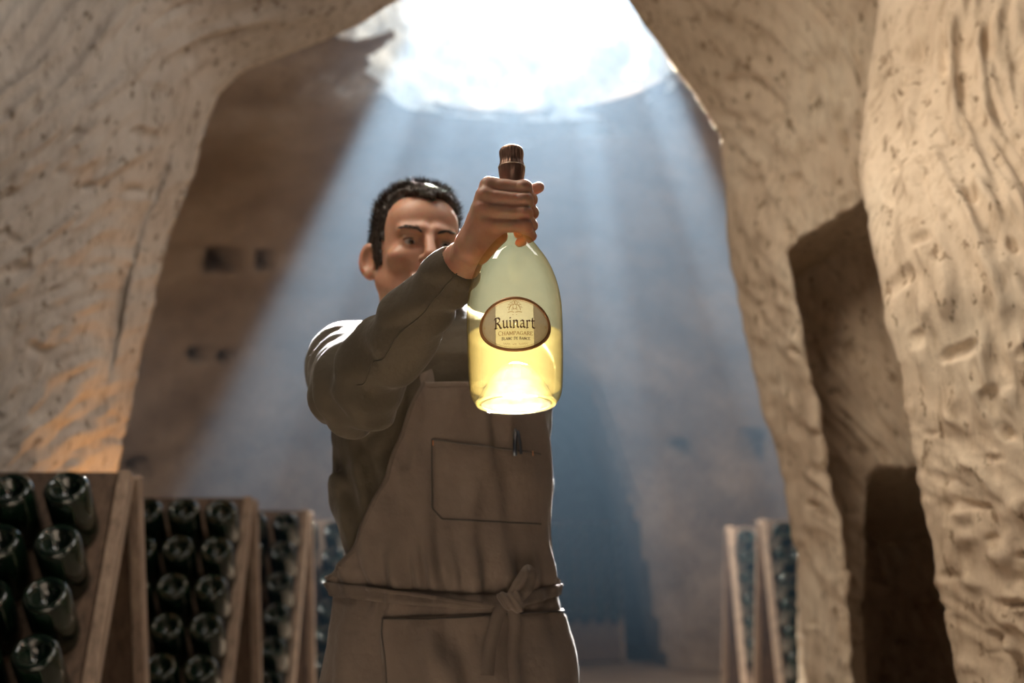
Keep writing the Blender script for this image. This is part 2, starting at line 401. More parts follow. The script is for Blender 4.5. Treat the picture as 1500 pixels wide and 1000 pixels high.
hzv = t.coords(); sp_ = t.new('ShaderNodeSeparateXYZ'); t.l(hzv, sp_.inputs[0])
mr = t.new('ShaderNodeMapRange'); t.l(sp_.outputs[2], mr.inputs['Value'])
for k_, v_ in (('From Min', 0.4), ('From Max', 3.6), ('To Min', 0.010), ('To Max', 0.110)): mr.inputs[k_].default_value = v_
t.l(mr.outputs[0], vs.inputs['Density'])
vs.inputs['Anisotropy'].default_value = 0.15
t.l(vs.outputs[0], t.out.inputs['Volume'])
hv, hf = lathe([(0.0, 0.02), (5.2, 0.02), (5.0, 2.4), (3.4, 3.9), (1.3, 4.3), (1.25, 7.0), (0.0, 7.0)], 48)
hv[:, 0] += HOLE[0]; hv[:, 1] = hv[:, 1] * 0.62 + HOLE[1] + 0.35
hz = link('haze', mesh(hv, hf), t.m); hz['kind'] = 'stuff'; tag(hz, 'blue misty haze catching the daylight below the shaft', 'haze')

# ------------------------------------------------------------------ riddling racks with bottles
def wood(name, dark, light):
    t = NT(name); v = t.coords((1, 1, 1)); vg = t.coords((14, 14, 1.2))
    g = t.noise(vg, 4.0, 6, 0.6); b = t.noise(v, 2.5, 3)
    c = t.ramp(g, [(0.32, dark), (0.68, light)]); t.l(c, t.b.inputs['Base Color'])
    t.b.inputs['Roughness'].default_value = 0.75
    t.l(t.bump(g, 0.35, 0.003), t.b.inputs['Normal']); return t.m
M['rack_wood'] = wood('rack_wood', (0.055, 0.032, 0.019), (0.14, 0.088, 0.055))
M['rack_edge'] = wood('rack_edge', (0.17, 0.115, 0.08), (0.34, 0.245, 0.175))
t = NT('dark_green_glass'); t.b.inputs['Base Color'].default_value = (0.004, 0.011, 0.006, 1)
t.b.inputs['Roughness'].default_value = 0.07; t.b.inputs['IOR'].default_value = 1.5
t.b.inputs['Coat Weight'].default_value = 0.3
vv = t.coords(); t.l(t.ramp(t.noise(vv, 40, 3), [(0.4, (0.06,)*3), (0.75, (0.22,)*3)]), t.b.inputs['Roughness'])
M['bottle_dark'] = t.m
BR = 0.060
bprof = [(0.0, 0.046), (0.008, 0.045), (0.017, 0.038), (0.027, 0.024), (0.034, 0.010), (0.040, 0.003), (0.046, 0.0), (0.051, 0.002), (0.0548, 0.007), (BR, 0.016),
         (BR, 0.10), (BR, 0.18), (0.054, 0.205), (0.047, 0.235), (0.036, 0.27), (0.027, 0.30), (0.021, 0.33), (0.0185, 0.36), (0.0185, 0.372), (0.021, 0.374), (0.021, 0.386), (0.0, 0.387)]
bv, bf = lathe(bprof, 36); bv[:, 2] *= 0.92          # z=0 is the base, neck towards +z
BOTTLE_ME = mesh(bv, bf); BOTTLE_ME.materials.append(M['bottle_dark'])
BOTTLE_ME.polygons.foreach_set('use_smooth', [True] * len(BOTTLE_ME.polygons))
pv, pf = lathe([(0.0, 0.0), (0.0195, 0.0), (0.0205, 0.002), (0.0205, 0.014), (0.0, 0.016)], 18)
CAPME = mesh(pv, pf); CAPME.materials.append(simple('crown_cap', (0.55, 0.42, 0.22), 0.35, 0.9))

HR = 1.20
def rack(x_end, y_top, side, ncol, rows, label, where, lean=0.56, h=HR, yaw=0.0, cols_from=0, skip_rows=0, col0=0.075, pitch=0.150):
    """A-frame riddling rack; its end stands at x_end and it runs away to `side` (-1 left, +1 right)"""
    e = empty('riddling_rack', (x_end, y_top, 0)); tag(e, label, 'rack')
    Lr = col0 * 2 + pitch * (ncol - 1)
    ln = math.hypot(lean, h); c, s = h / ln, lean / ln
    for face in (-1, 1):                                       # the two leaning boards
        if face == -1: ax = np.array([0, -s, -c])
        else: ax = np.array([0, s * 0.62, -c])
        ax = ax / np.linalg.norm(ax); L2 = h / abs(ax[2])
        nrm = np.array([0, ax[2], -ax[1]]) * face * -1.0       # outward normal
        if nrm[1] * face < 0: nrm = -nrm
        R = np.stack([np.array([1.0, 0, 0]), nrm, ax], 1)
        mid = np.array([side * Lr / 2, 0, h]) + ax * L2 / 2 + nrm * 0.012 + np.array([0, 0.03 * face, 0])
        parts = [boxv(mid, (Lr / 2, 0.014, L2 / 2), R)]
        bd = link('board', mesh(*join(*parts)), M['rack_wood'], e, False); bevel(bd, 0.003)
        for xe in (0.0, Lr):                                   # end stiles
            m2 = np.array([side * xe, 0, h]) + ax * L2 / 2 + nrm * 0.012 + np.array([0, 0.03 * face, 0])
            st = link('stile', mesh(*boxv(m2, (0.017, 0.028, L2 / 2), R)), M['rack_edge'], e, False); bevel(st, 0.004)
        if face == -1: front = (ax, nrm, L2)
    hg = link('hinge', mesh(*tube([(0, 0, h - 0.01), (side * Lr, 0, h - 0.01)], 0.012, 8)), M['rack_wood'], e)
    tr = link('top_rail', mesh(*boxv((side * Lr / 2, 0, h - 0.006), (Lr / 2, 0.035, 0.014))), M['rack_wood'], e, False); bevel(tr, 0.003)
    ax, nrm, L2 = front
    # bottles: necks stuck in the board, bases out and up
    bd_dir = np.array([0.02, -0.74, 0.62]); bd_dir /= np.linalg.norm(bd_dir)
    q = Vector(-bd_dir).to_track_quat('Z', 'Y')
    names = ['top', 'second', 'third', 'fourth', 'fifth', 'sixth', 'seventh']
    ri = 0
    for r in range(rows):
        for k in range(ncol):
            hole = np.array([x_end + side * (col0 + pitch * k), y_top - 0.03, h]) + ax * (0.190 + 0.150 * r) + nrm * 0.02
            base = hole + bd_dir * (0.185 + 0.012 * RNG.random())
            o = bpy.data.objects.new('champagne_bottle', BOTTLE_ME); COL.objects.link(o)
            o.location = base; o.rotation_mode = 'QUATERNION'
            o.rotation_quaternion = q @ Matrix.Rotation(RNG.random() * 6.28, 4, 'Z').to_quaternion()
            pos = ['next to the end stile', 'second from the end stile', 'third from the end stile', 'fourth from the end stile', 'fifth from the end stile'][k] if ncol < 6 else None
            lb = ('dark green bottle, %s row, %s, %s' % (names[r], pos, where)) if pos else ('dark bottle, base outward, in the %s row of the %s' % (names[r], where))
            tag(o, lb, 'bottle', 'bottles in the ' + where)
    return e
rack(-1.075, 4.02, -1, 5, 5, 'dark wooden A-frame riddling rack standing against the left arch wall', 'rack against the arch wall', col0=0.10)
rack(-1.005, 5.5, -1, 4, 6, 'A-frame riddling rack with pale end stiles behind the arch-wall rack', 'pale-ended rack next behind', col0=0.065, pitch=0.136)
rack(-0.965, 6.75, -1, 4, 6, 'A-frame riddling rack between the pale-ended rack and the last hazy rack', 'hazy middle rack', col0=0.065, pitch=0.14)
rack(-0.90, 8.1, -1, 4, 6, 'last hazy riddling rack partly behind the man', 'last rack behind the man')
rack(1.41, 8.1, 1, 3, 6, 'dark riddling rack half hidden by the right chalk pillar', 'rack by the right pillar')
rack(1.45, 9.6, 1, 3, 6, 'narrow-looking dark riddling rack beside the pillar rack, further back', 'rack behind the pillar rack')
e = rack(-0.38, 15.2, 1, 10, 7, 'wide dark riddling rack standing inside the far tunnel', 'rack in the far tunnel', h=1.42)

# ------------------------------------------------------------------ the held bottle
SC = 0.00105
B0 = P(756, 590, 2.14); T0 = P(749, 217, 2.20)
zax = (T0 - B0); LEN = float(np.linalg.norm(zax)); zax /= LEN
xax = np.array([1.0, 0, 0]); xax -= zax * (xax @ zax); xax /= np.linalg.norm(xax); yax = np.cross(zax, xax)
BM = np.eye(4); BM[:3, 0] = xax; BM[:3, 1] = yax; BM[:3, 2] = zax; BM[:3, 3] = B0
KZ = LEN / 374.0                                      # metres per photo pixel along the axis
def bz(py): return (591 - py) * KZ
def bx(px): return (px - 755.0) * SC
hp = [(594, 50), (592.5, 56), (589, 61), (583, 65), (572, 67.5), (550, 69), (520, 70), (480, 70.5), (455, 70), (438, 68), (420, 64), (402, 57.5), (386, 49),
      (372, 39), (360, 30), (350, 24.5), (335, 21), (300, 18), (270, 16), (262, 15.5)]
HPZ = np.array([bz(a) for a, b in hp]); HPR = np.array([b * SC for a, b in hp])
def bR(z): return np.interp(z, HPZ, HPR)
held = empty('held_bottle', tuple(B0)); held.matrix_world = Matrix(BM.tolist())
tag(held, 'clear glass champagne bottle of pale gold wine gripped by the neck', 'bottle')
def smoothprof(p, n=90):
    q = np.array(p, float); u = np.concatenate([[0], np.cumsum(np.linalg.norm(np.diff(q, axis=0), axis=1))])
    s = np.linspace(0, u[-1], n); o = np.stack([np.interp(s, u, q[:, k]) for k in (0, 1)], -1)
    for _ in range(3): o[1:-1] = 0.25 * o[:-2] + 0.5 * o[1:-1] + 0.25 * o[2:]
    return o
# glass: tinted thin-walled
def glass(name, tint_mid, tint_edge, gloss_rough=0.02):
    t = NT(name); t.n.remove(t.b)
    lw = t.new('ShaderNodeLayerWeight'); lw.inputs['Blend'].default_value = 0.42
    col = t.ramp(lw.outputs['Facing'], [(0.25, tint_mid), (0.97, tint_edge)])
    tr = t.new('ShaderNodeBsdfTransparent'); t.l(col, tr.inputs[0])
    gl = t.new('ShaderNodeBsdfGlossy'); gl.inputs['Roughness'].default_value = gloss_rough
    lw2 = t.new('ShaderNodeLayerWeight'); lw2.inputs['Blend'].default_value = 0.5
    pw = t.new('ShaderNodeMath', operation='POWER'); t.l(lw2.outputs['Facing'], pw.inputs[0]); pw.inputs[1].default_value = 4.0
    fr = t.new('ShaderNodeMath', operation='MULTIPLY_ADD'); t.l(pw.outputs[0], fr.inputs[0]); fr.inputs[1].default_value = 0.45; fr.inputs[2].default_value = 0.04
    tl = t.new('ShaderNodeBsdfTranslucent'); tl.inputs[0].default_value = (1.0, 0.90, 0.62, 1)
    mt = t.new('ShaderNodeMixShader'); mt.inputs[0].default_value = 0.006; t.l(tr.outputs[0], mt.inputs[1]); t.l(tl.outputs[0], mt.inputs[2])
    mx = t.new('ShaderNodeMixShader'); t.l(fr.outputs[0], mx.inputs[0]); t.l(mt.outputs[0], mx.inputs[1]); t.l(gl.outputs[0], mx.inputs[2])
    vv = t.coords((1, 1, 0.05)); b = t.bump(t.noise(vv, 30, 2), 0.12, 0.004)
    t.l(b, gl.inputs['Normal'])
    t.l(mx.outputs[0], t.out.inputs[0]); return t
M['glass'] = glass('pale_gold_glass', (0.94, 0.89, 0.66), (0.62, 0.52, 0.28)).m
outer = smoothprof([(r, z) for z, r in zip(HPZ, HPR)], 110)
v, f = lathe(outer, 72); link('glass', mesh(v, f), M['glass'], held)
# punt (the dome pushed up into the base) with its knurled ring
t = NT('punt_glass'); t.n.remove(t.b)
tl = t.new('ShaderNodeBsdfTranslucent'); tl.inputs[0].default_value = (0.97, 0.95, 0.88, 1)
tr = t.new('ShaderNodeBsdfTransparent'); tr.inputs[0].default_value = (0.97, 0.96, 0.90, 1)
gl = t.new('ShaderNodeBsdfGlossy'); gl.inputs['Roughness'].default_value = 0.08
m1 = t.new('ShaderNodeMixShader'); m2 = t.new('ShaderNodeMixShader')
lw = t.new('ShaderNodeLayerWeight'); lw.inputs['Blend'].default_value = 0.5
nz = t.noise(t.coords(), 60, 3); mm = t.new('ShaderNodeMath', operation='MULTIPLY'); t.l(nz, mm.inputs[0]); mm.inputs[1].default_value = 0.12
t.l(mm.outputs[0], m1.inputs[0]); t.l(tr.outputs[0], m1.inputs[1]); t.l(tl.outputs[0], m1.inputs[2])
pw = t.new('ShaderNodeMath', operation='POWER'); t.l(lw.outputs['Facing'], pw.inputs[0]); pw.inputs[1].default_value = 3.0; t.l(pw.outputs[0], m2.inputs[0]); t.l(m1.outputs[0], m2.inputs[1]); t.l(gl.outputs[0], m2.inputs[2])
t.l(m2.outputs[0], t.out.inputs[0]); M['punt'] = t.m
pp = smoothprof([(0.0, bz(536)), (14 * SC, bz(537)), (26 * SC, bz(543)), (35 * SC, bz(552)), (44 * SC, bz(566)), (53 * SC, bz(582)), (57 * SC, bz(590))], 40)
v, f = lathe(pp, 64); link('punt', mesh(v, f), M['punt'], held)
n = 90; kn = []
for i in range(n):
    a = 2 * math.pi * i / n; r0 = 54.5 * SC
    kn.append(boxv((r0 * math.cos(a), r0 * math.sin(a), bz(592.5)), (0.0028, 0.0011, 0.0016), [[math.cos(a), -math.sin(a), 0], [math.sin(a), math.cos(a), 0], [0, 0, 1]]))
rv, rf = lathe([(49 * SC, bz(592)), (52 * SC, bz(594.4)), (57 * SC, bz(594.0)), (59.5 * SC, bz(591))], 72)
kr = link('knurled_ring', mesh(*join((rv, rf), *kn)), M['punt'], held); kr['label'] = 'ribbed glass foot ring'
# wine
t = NT('wine'); t.n.remove(t.b)
tl = t.new('ShaderNodeBsdfTranslucent'); tl.inputs[0].default_value = (1.0, 0.86, 0.60, 1)
df = t.new('ShaderNodeBsdfTransparent'); df.inputs[0].default_value = (0.99, 0.95, 0.78, 1)
mx = t.new('ShaderNodeMixShader'); mx.inputs[0].default_value = 0.028
t.l(df.outputs[0], mx.inputs[1]); t.l(tl.outputs[0], mx.inputs[2]); t.l(mx.outputs[0], t.out.inputs[0]); M['wine'] = t.m
zw = np.linspace(bz(571), bz(496), 24)
wp = [(0.72 * bR(zw[0]), zw[0])] + [(bR(z) - 0.0025, z) for z in zw] + [(0.0, zw[-1])]
v, f = lathe(wp, 64); link('wine', mesh(v, f), M['wine'], held)
# foil capsule with pleats and wire cage ridge
fp = [(328, 20.6), (300, 18.6), (272, 17.6), (264, 18.2), (258, 19.6), (250, 20.2), (244, 19.4), (240, 17.6), (236, 17.4), (226, 18.6), (221, 18.4), (217.5, 16.5), (216, 12), (215.5, 0)]
fq = np.array([(b * SC, bz(a)) for a, b in fp]); fq = smoothprof(fq, 70)
a = np.linspace(0, 2 * math.pi, 144, endpoint=False)
ple = 1 + 0.020 * np.sin(a * 22)[:, None] * sstep(bz(262), bz(250), fq[None, :, 1]) * sstep(bz(217), bz(224), fq[None, :, 1])
Pf = np.stack([fq[None, :, 0] * ple * np.cos(a)[:, None], fq[None, :, 0] * ple * np.sin(a)[:, None], np.broadcast_to(fq[None, :, 1], (144, len(fq)))], -1)
fo = gobj('foil_capsule', Pf, simple('bronze_foil', (0.30, 0.18, 0.13), 0.38, 0.75, bump=0.2, bscale=120), held, closed_u=True); fo['label'] = 'pleated bronze foil over cork and neck'
rv = [(20.3 * SC * math.cos(k), 20.3 * SC * math.sin(k), bz(247)) for k in np.linspace(0, 2 * math.pi, 40)]
wr = link('wire', mesh(*tube(rv, 0.0009, 6, False)), simple('wire', (0.5, 0.42, 0.34), 0.3, 0.9), fo)

# label, wrapped on the glass
def wrap(pts, off):
    """photo pixel (px, py) -> bottle-local point on the glass"""
    pts = np.asarray(pts, float); x = bx(pts[:, 0]); z = bz(pts[:, 1]); R = bR(z) + off
    return np.stack([x, -np.sqrt(np.maximum(R * R - x * x, 1e-8)), z], -1)
def paper(name, col, transl=0.45, rough=0.6):
    t = NT(name); t.n.remove(t.b)
    d = t.new('ShaderNodeBsdfDiffuse'); tl = t.new('ShaderNodeBsdfTranslucent'); mx = t.new('ShaderNodeMixShader')
    c = t.ramp(t.noise(t.coords(), 300, 2), [(0.3, tuple(k * 0.94 for k in col)), (0.7, col)])
    t.l(c, d.inputs[0]); t.l(c, tl.inputs[0]); mx.inputs[0].default_value = transl
    t.l(d.outputs[0], mx.inputs[1]); t.l(tl.outputs[0], mx.inputs[2]); t.l(mx.outputs[0], t.out.inputs[0]); return t.m
LCX, LCY = 755.3, 500.8
def disc(rx, ry, off, clip=None, n=64, m=14):
    aa = np.linspace(0, 2 * math.pi, n, endpoint=False); rr = np.linspace(0.02, 1, m)
    px = LCX + rx * rr[None] * np.cos(aa)[:, None]; py = LCY - ry * rr[None] * np.sin(aa)[:, None]
    if clip: px = np.clip(px, *clip)
    q = wrap(np.stack([px.ravel(), py.ravel()], -1), off)
    return grid(q.reshape(n, m, 3), True)
lab = link('label', mesh(*disc(49, 35.8, 0.0009, (727.0, 782.0))), paper('lit_cream_paper', (0.97, 0.90, 0.74), 0.035), held); lab['label'] = 'oval paper label with brown rim'  # light column seen through the bottle, painted in as paler paper
taupe = paper('taupe_paper', (0.62, 0.52, 0.41), 0.016)  # label tone either side of the painted light column
link('unlit_side', mesh(*disc(49, 35.8, 0.0013, (690.0, 727.5))), taupe, lab)
link('unlit_side', mesh(*disc(49, 35.8, 0.0013, (781.5, 820.0))), taupe, lab)
aa = np.linspace(0, 2 * math.pi, 97)[:-1]
ring = []
for (k, off) in ((46.9, 0.0012), (47.1, 0.0022), (51.0, 0.0022), (51.2, 0.0008)):
    ring.append(wrap(np.stack([LCX + k * np.cos(aa), LCY - (k - 13.2) * np.sin(aa)], -1), off))
link('rim', mesh(*grid(np.stack(ring, 1), True)), simple('copper_rim', (0.42, 0.19, 0.06), 0.4, 0.2), lab)
thin = []
for (k, off) in ((45.2, 0.0019), (45.7, 0.0019)):
    thin.append(wrap(np.stack([LCX + k * np.cos(aa), LCY - (k - 13.2) * np.sin(aa)], -1), off))
ink_brown = simple('brown_ink', (0.10, 0.035, 0.012), 0.6); ink_gold = simple('gold_ink', (0.40, 0.20, 0.05), 0.5); ink_pale = simple('pale_gold_ink', (0.55, 0.36, 0.15), 0.5)
link('hairline', mesh(*grid(np.stack(thin, 1), True)), ink_pale, lab)
BL = {'R': (0.80, [[(.16,.97),(.16,.06)], [(.02,.08),(.16,.02),(.30,.06)], [(-.04,.80),(.10,.97),(.44,.97),(.58,.82),(.52,.60),(.22,.50)], [(.30,.50),(.52,.30),(.62,.06),(.78,.02)]]),
      'u': (0.66, [[(0,.64),(.10,.70),(.12,.12),(.26,.02),(.46,.16)], [(.40,.64),(.48,.70),(.48,.10),(.62,.02)]]),
      'i': (0.32, [[(0,.62),(.11,.70),(.11,.12),(.26,.02)], [(.06,.92),(.16,.88)]]),
      'n': (0.68, [[(0,.62),(.11,.70),(.11,.04)], [(.02,.06),(.11,.0),(.2,.06)], [(.12,.56),(.34,.70),(.48,.60),(.48,.12),(.64,.02)]]),
      'a': (0.62, [[(.06,.58),(.24,.70),(.42,.62),(.42,.12),(.58,.02)], [(.42,.44),(.14,.34),(.06,.16),(.18,.02),(.42,.16)]]),
      'r': (0.48, [[(0,.62),(.11,.70),(.11,.04)], [(.02,.06),(.11,.0),(.24,.06)], [(.12,.54),(.30,.72),(.44,.62)]]),
      't': (0.46, [[(.14,.92),(.14,.12),(.28,.02),(.42,.08)], [(0,.66),(.38,.68)]])}
CP = {'C': (.78, [[(.70,.80),(.55,.97),(.30,.97),(.08,.72),(.08,.30),(.30,.03),(.55,.03),(.72,.20)]]), 'H': (.86, [[(.14,1),(.14,0)],[(.72,1),(.72,0)],[(.14,.52),(.72,.52)],[(.02,.0),(.28,0)],[(.6,0),(.84,0)],[(.02,1),(.28,1)],[(.6,1),(.84,1)]]),
      'A': (.84, [[(.08,0),(.42,1)],[(.42,1),(.76,0)],[(.22,.36),(.62,.36)],[(0,0),(.2,0)],[(.64,0),(.88,0)]]), 'M': (1.0, [[(.12,0),(.14,1)],[(.14,1),(.50,.1)],[(.50,.1),(.86,1)],[(.86,1),(.90,0)],[(.02,0),(.24,0)],[(.78,0),(1,0)]]),
      'P': (.68, [[(.14,1),(.14,0)],[(.02,0),(.3,0)],[(.02,1),(.45,1),(.60,.85),(.60,.62),(.45,.48),(.14,.48)]]), 'G': (.84, [[(.70,.82),(.55,.97),(.30,.97),(.08,.72),(.08,.30),(.30,.03),(.55,.03),(.72,.14),(.72,.44)],[(.55,.44),(.84,.44)]]),
      'R': (.78, [[(.14,1),(.14,0)],[(.02,0),(.28,0)],[(.02,1),(.45,1),(.60,.86),(.60,.66),(.45,.52),(.14,.52)],[(.36,.52),(.70,0)],[(.64,0),(.8,0)]]), 'E': (.70, [[(.14,1),(.14,0)],[(.02,1),(.60,1),(.60,.84)],[(.14,.52),(.46,.52)],[(.02,0),(.62,0),(.64,.2)]]),
      'B': (.72, [[(.14,1),(.14,0)],[(.02,1),(.45,1),(.56,.86),(.56,.66),(.45,.53),(.14,.53)],[(.45,.53),(.62,.4),(.62,.15),(.48,0),(.02,0)]]), 'L': (.66, [[(.14,1),(.14,0)],[(.02,1),(.28,1)],[(.02,0),(.58,0),(.62,.24)]]),
      'N': (.86, [[(.14,0),(.14,1)],[(.14,1),(.72,0)],[(.72,0),(.72,1)],[(.02,0),(.26,0)],[(.6,1),(.84,1)]]), 'D': (.82, [[(.14,1),(.14,0)],[(.02,1),(.45,1),(.72,.75),(.72,.25),(.45,0),(.02,0)]])}
def write(word, font, x0, x1, ytop, ybase, nib, mat, small=None, gap=0.10, arc=0.0):
    """pen-stroke lettering swept with a broad nib, fitted between x0 and x1 (photo pixels on the label)"""
    adv = []; tot = 0
    for k, ch in enumerate(word):
        if ch == ' ': adv.append((None, tot, 1)); tot += 0.45; continue
        s = 1.0 if (small is None or ch.isupper() and (k == 0 or word[k-1] == ' ')) else small
        g = font.get(ch) or font.get(ch.upper()); adv.append((g, tot, s)); tot += g[0] * s + gap
    tot -= gap; sx = (x1 - x0) / tot; sy = ybase - ytop
    parts = []
    for g, o, s in adv:
        if g is None: continue
        for st in g[1]:
            p = np.array(st, float); 
            q = []
            for i in range(len(p) - 1):
                m = 4
                for j in range(m): q.append(p[i] + (p[i+1] - p[i]) * j / m)
            q.append(p[-1]); q = np.array(q) * s
            nb = np.array(nib) * 0.5
            A = q + nb; Bq = q - nb
            # a small perpendicular body keeps strokes parallel to the nib visible
            tg = np.gradient(q, axis=0); tg /= np.linalg.norm(tg, axis=1)[:, None] + 1e-9
            pr = np.stack([-tg[:, 1], tg[:, 0]], -1); wmin = 0.035
            for U, Vv in ((A, Bq), (q + pr * wmin, q - pr * wmin)):
                pts = np.stack([U, Vv], 1).reshape(-1, 2)
                X = x0 + (o + pts[:, 0]) * sx
                Yp = ybase - pts[:, 1] * sy - arc * (1 - ((X - LCX) / max(x1 - LCX, 1)) ** 2)
                w3 = wrap(np.stack([X, Yp], -1), 0.0021).reshape(len(q), 2, 3)
                parts.append(grid(w3))
    return mesh(*join(*parts))
link('lettering', write('Ruinart', BL, 726, 784, 491, 506.5, (0.13, 0.11), ink_brown, gap=0.07), ink_brown, lab, False)
link('lettering', write('ChampagARE'.upper(), CP, 731, 780, 510.2, 516, (0.12, 0.05), ink_gold, 0.82, 0.06), ink_gold, lab, False)
link('lettering', write('BLANC DE BANCE', CP, 736, 776, 518.8, 522.6, (0.20, 0.10), ink_brown, 0.9, 0.12), ink_brown, lab, False)
scr = []
for (xa, xb) in ((738, 748), (751, 757), (760, 773)):
    X = np.linspace(xa, xb, 40); Yq = 527.6 + 1.0 * np.sin(X * 2.6) + 0.5 * np.sin(X * 4.7) - 1.6 * ((X - LCX) / 18) ** 2 + 1.2
    scr.append(grid(np.stack([wrap(np.stack([X, Yq + d], -1), 0.0021) for d in (-0.28, 0.28)], 1)))
link('script_line', mesh(*join(*scr)), ink_gold, lab, False)
em = []
def stroke(pts, w): 
    pts = np.array(pts, float); tg = np.gradient(pts, axis=0); tg /= np.linalg.norm(tg, axis=1)[:, None] + 1e-9
    pr = np.stack([-tg[:, 1], tg[:, 0]], -1) * w / 2
    em.append(grid(np.stack([wrap(pts + pr, 0.0021), wrap(pts - pr, 0.0021)], 1)))
for s in (-1, 1):
    for k in range(4):
        a0 = 0.25 + 0.38 * k
        cxk, cyk = 755 + s * 9.2 * math.cos(a0), 481.5 - 11 * math.sin(a0)
        u = np.linspace(0, 4.6, 16); stroke([(cxk + s * 1.5 * math.cos(w), cyk - 1.5 * math.sin(w)) for w in u], 0.7)
    u = np.linspace(0.1, 1.5, 14); stroke([(755 + s * 8.2 * math.cos(w), 483 - 9.5 * math.sin(w)) for w in u], 0.8)
    u = np.linspace(0, 5.5, 18); stroke([(755 + s * 3.4 + s * (0.4 + 0.32 * w) * math.cos(w), 480 - (0.4 + 0.32 * w) * math.sin(w)) for w in u], 0.6)
    stroke([(755 + s * 1, 485), (755 + s * 5, 484), (755 + s * 10, 484.8)], 0.9)
    stroke([(755 + s * 2, 488.2), (755 + s * 3.2, 488.2)], 0.8)
    u = np.linspace(0, 5, 12); stroke([(755.3 + s * 43.2 + 0.7 * math.cos(w), 502 + 1.8 * math.sin(w)) for w in u], 0.6)
u = np.linspace(0, 6.28, 20); stroke([(755 + 2.6 * math.cos(w), 477 - 3.4 * math.sin(w)) for w in u], 0.7)
stroke([(755, 469), (755, 473)], 0.9)
link('crest', mesh(*join(*em)), ink_pale, lab, False)

# ------------------------------------------------------------------ the man
YB = 2.74                                              # his torso stands about here
man = empty('person', (float(P(645, 900, YB)[0]), YB, 0))
tag(man, 'man in olive work shirt and brown apron holding the bottle up to the light', 'person')

def fabric(name, col, weave=900, bump=0.25, var=0.12, sheen=0.12):
    t = NT(name); v = t.coords()
    big = t.noise(v, 9, 5); fine = t.noise(v, weave, 2)
    lo = tuple(c * (1 - var) for c in col); hi = tuple(c * (1 + var * 1.5) for c in col)
    t.l(t.ramp(big, [(0.3, lo), (0.72, hi)]), t.b.inputs['Base Color'])
    t.b.inputs['Roughness'].default_value = 0.9; t.b.inputs['Specular IOR Level'].default_value = 0.2
    t.b.inputs['Sheen Weight'].default_value = sheen; t.b.inputs['Sheen Roughness'].default_value = 0.4
    n1 = t.bump(fine, bump, 0.0006); n2 = t.bump(t.noise(v, 30, 5), 0.75, 0.006, n1)
    t.l(n2, t.b.inputs['Normal']); return t.m
M['shirt'] = fabric('olive_cotton', (0.060, 0.049, 0.033))
M['apron'] = fabric('brown_canvas', (0.115, 0.089, 0.070))
M['apron_seam'] = fabric('brown_canvas_seam', (0.085, 0.066, 0.052))
M['trousers'] = fabric('dark_trousers', (0.05, 0.045, 0.04))
M['stitch'] = simple('dark_stitch', (0.030, 0.023, 0.018), 0.8)
M['thread'] = simple('orange_thread', (0.45, 0.16, 0.05), 0.7)
M['hair'] = simple('dark_hair', (0.024, 0.016, 0.011), 0.48, var=0.3, scale=120, spec=0.5)
M['shoe'] = simple('dark_leather', (0.03, 0.022, 0.018), 0.5)
t = NT('skin'); v = t.coords()
t.l(t.ramp(t.noise(v, 35, 4), [(0.3, (0.43, 0.215, 0.140)), (0.7, (0.52, 0.285, 0.190))]), t.b.inputs['Base Color'])
t.b.inputs['Roughness'].default_value = 0.5; t.b.inputs['Subsurface Weight'].default_value = 0.5
t.b.inputs['Subsurface Radius'].default_value = (1.0, 0.28, 0.13); t.b.inputs['Subsurface Scale'].default_value = 0.012
t.l(t.bump(t.noise(v, 420, 3), 0.18, 0.0012), t.b.inputs['Normal']); M['skin'] = t.m

# --- torso sections from his outline: (photo row, left px, right px, depth half, y shift)
rows = [(452, 612, 700, 0.060, 0.03), (464, 575, 735, 0.075, 0.03), (478, 528, 772, 0.092, 0.02), (496, 502, 792, 0.105, 0.01), (530, 490, 800, 0.118, 0.0), (600, 484, 805, 0.128, -0.005), (700, 485, 806, 0.126, -0.01),
        (800, 491, 804, 0.124, -0.012), (862, 506, 803, 0.124, -0.01), (885, 503, 808, 0.126, -0.008), (920, 492, 812, 0.132, 0.0), (960, 485, 825, 0.138, 0.0), (1000, 479, 835, 0.142, 0.0), (1100, 474, 842, 0.142, 0.0), (1250, 470, 850, 0.13, 0.0)]
TZ = np.array([P(645, r[0], YB)[2] for r in rows]); o = np.argsort(TZ)
TXL = np.array([P(r[1], r[0], YB)[0] for r in rows])[o]; TXR = np.array([P(r[2], r[0], YB)[0] for r in rows])[o]
TB = np.array([r[3] for r in rows])[o]; TY = np.array([r[4] for r in rows])[o] + YB; TZ = TZ[o]
def sec(z):
    L = np.interp(z, TZ, TXL); R = np.interp(z, TZ, TXR)
    return (L + R) / 2, np.interp(z, TZ, TY), (R - L) / 2, np.interp(z, TZ, TB)
def torso(p, grow=0.0):
    cx, cyy, a, b = sec(p[2]); n = 2.4
    k = (np.abs((p[0]-cx)/(a+grow))**n + np.abs((p[1]-cyy)/(b+grow))**n + 1e-9) ** (1/n)
    d = (k - 1) * np.minimum(a, b)
    return smax(smax(d, p[2] - (TZ[-1] + 0.005), 0.03), 0.70 - p[2], 0.02)
SH = P(512, 532, YB + 0.02); EL = P(521, 572, 2.43); WR = P(676, 384, 2.245); WR2 = np.array(WR)
SHL = P(762, 545, YB + 0.03); ELL = P(766, 720, YB + 0.12); WRL = P(720, 850, YB + 0.16)
NK = P(628, 452, YB + 0.02)
fdir = (WR - EL) / np.linalg.norm(WR - EL)
CUFF = P(673, 386, 2.252)
ZT_ = float(P(645, 869, YB - 0.12)[2])
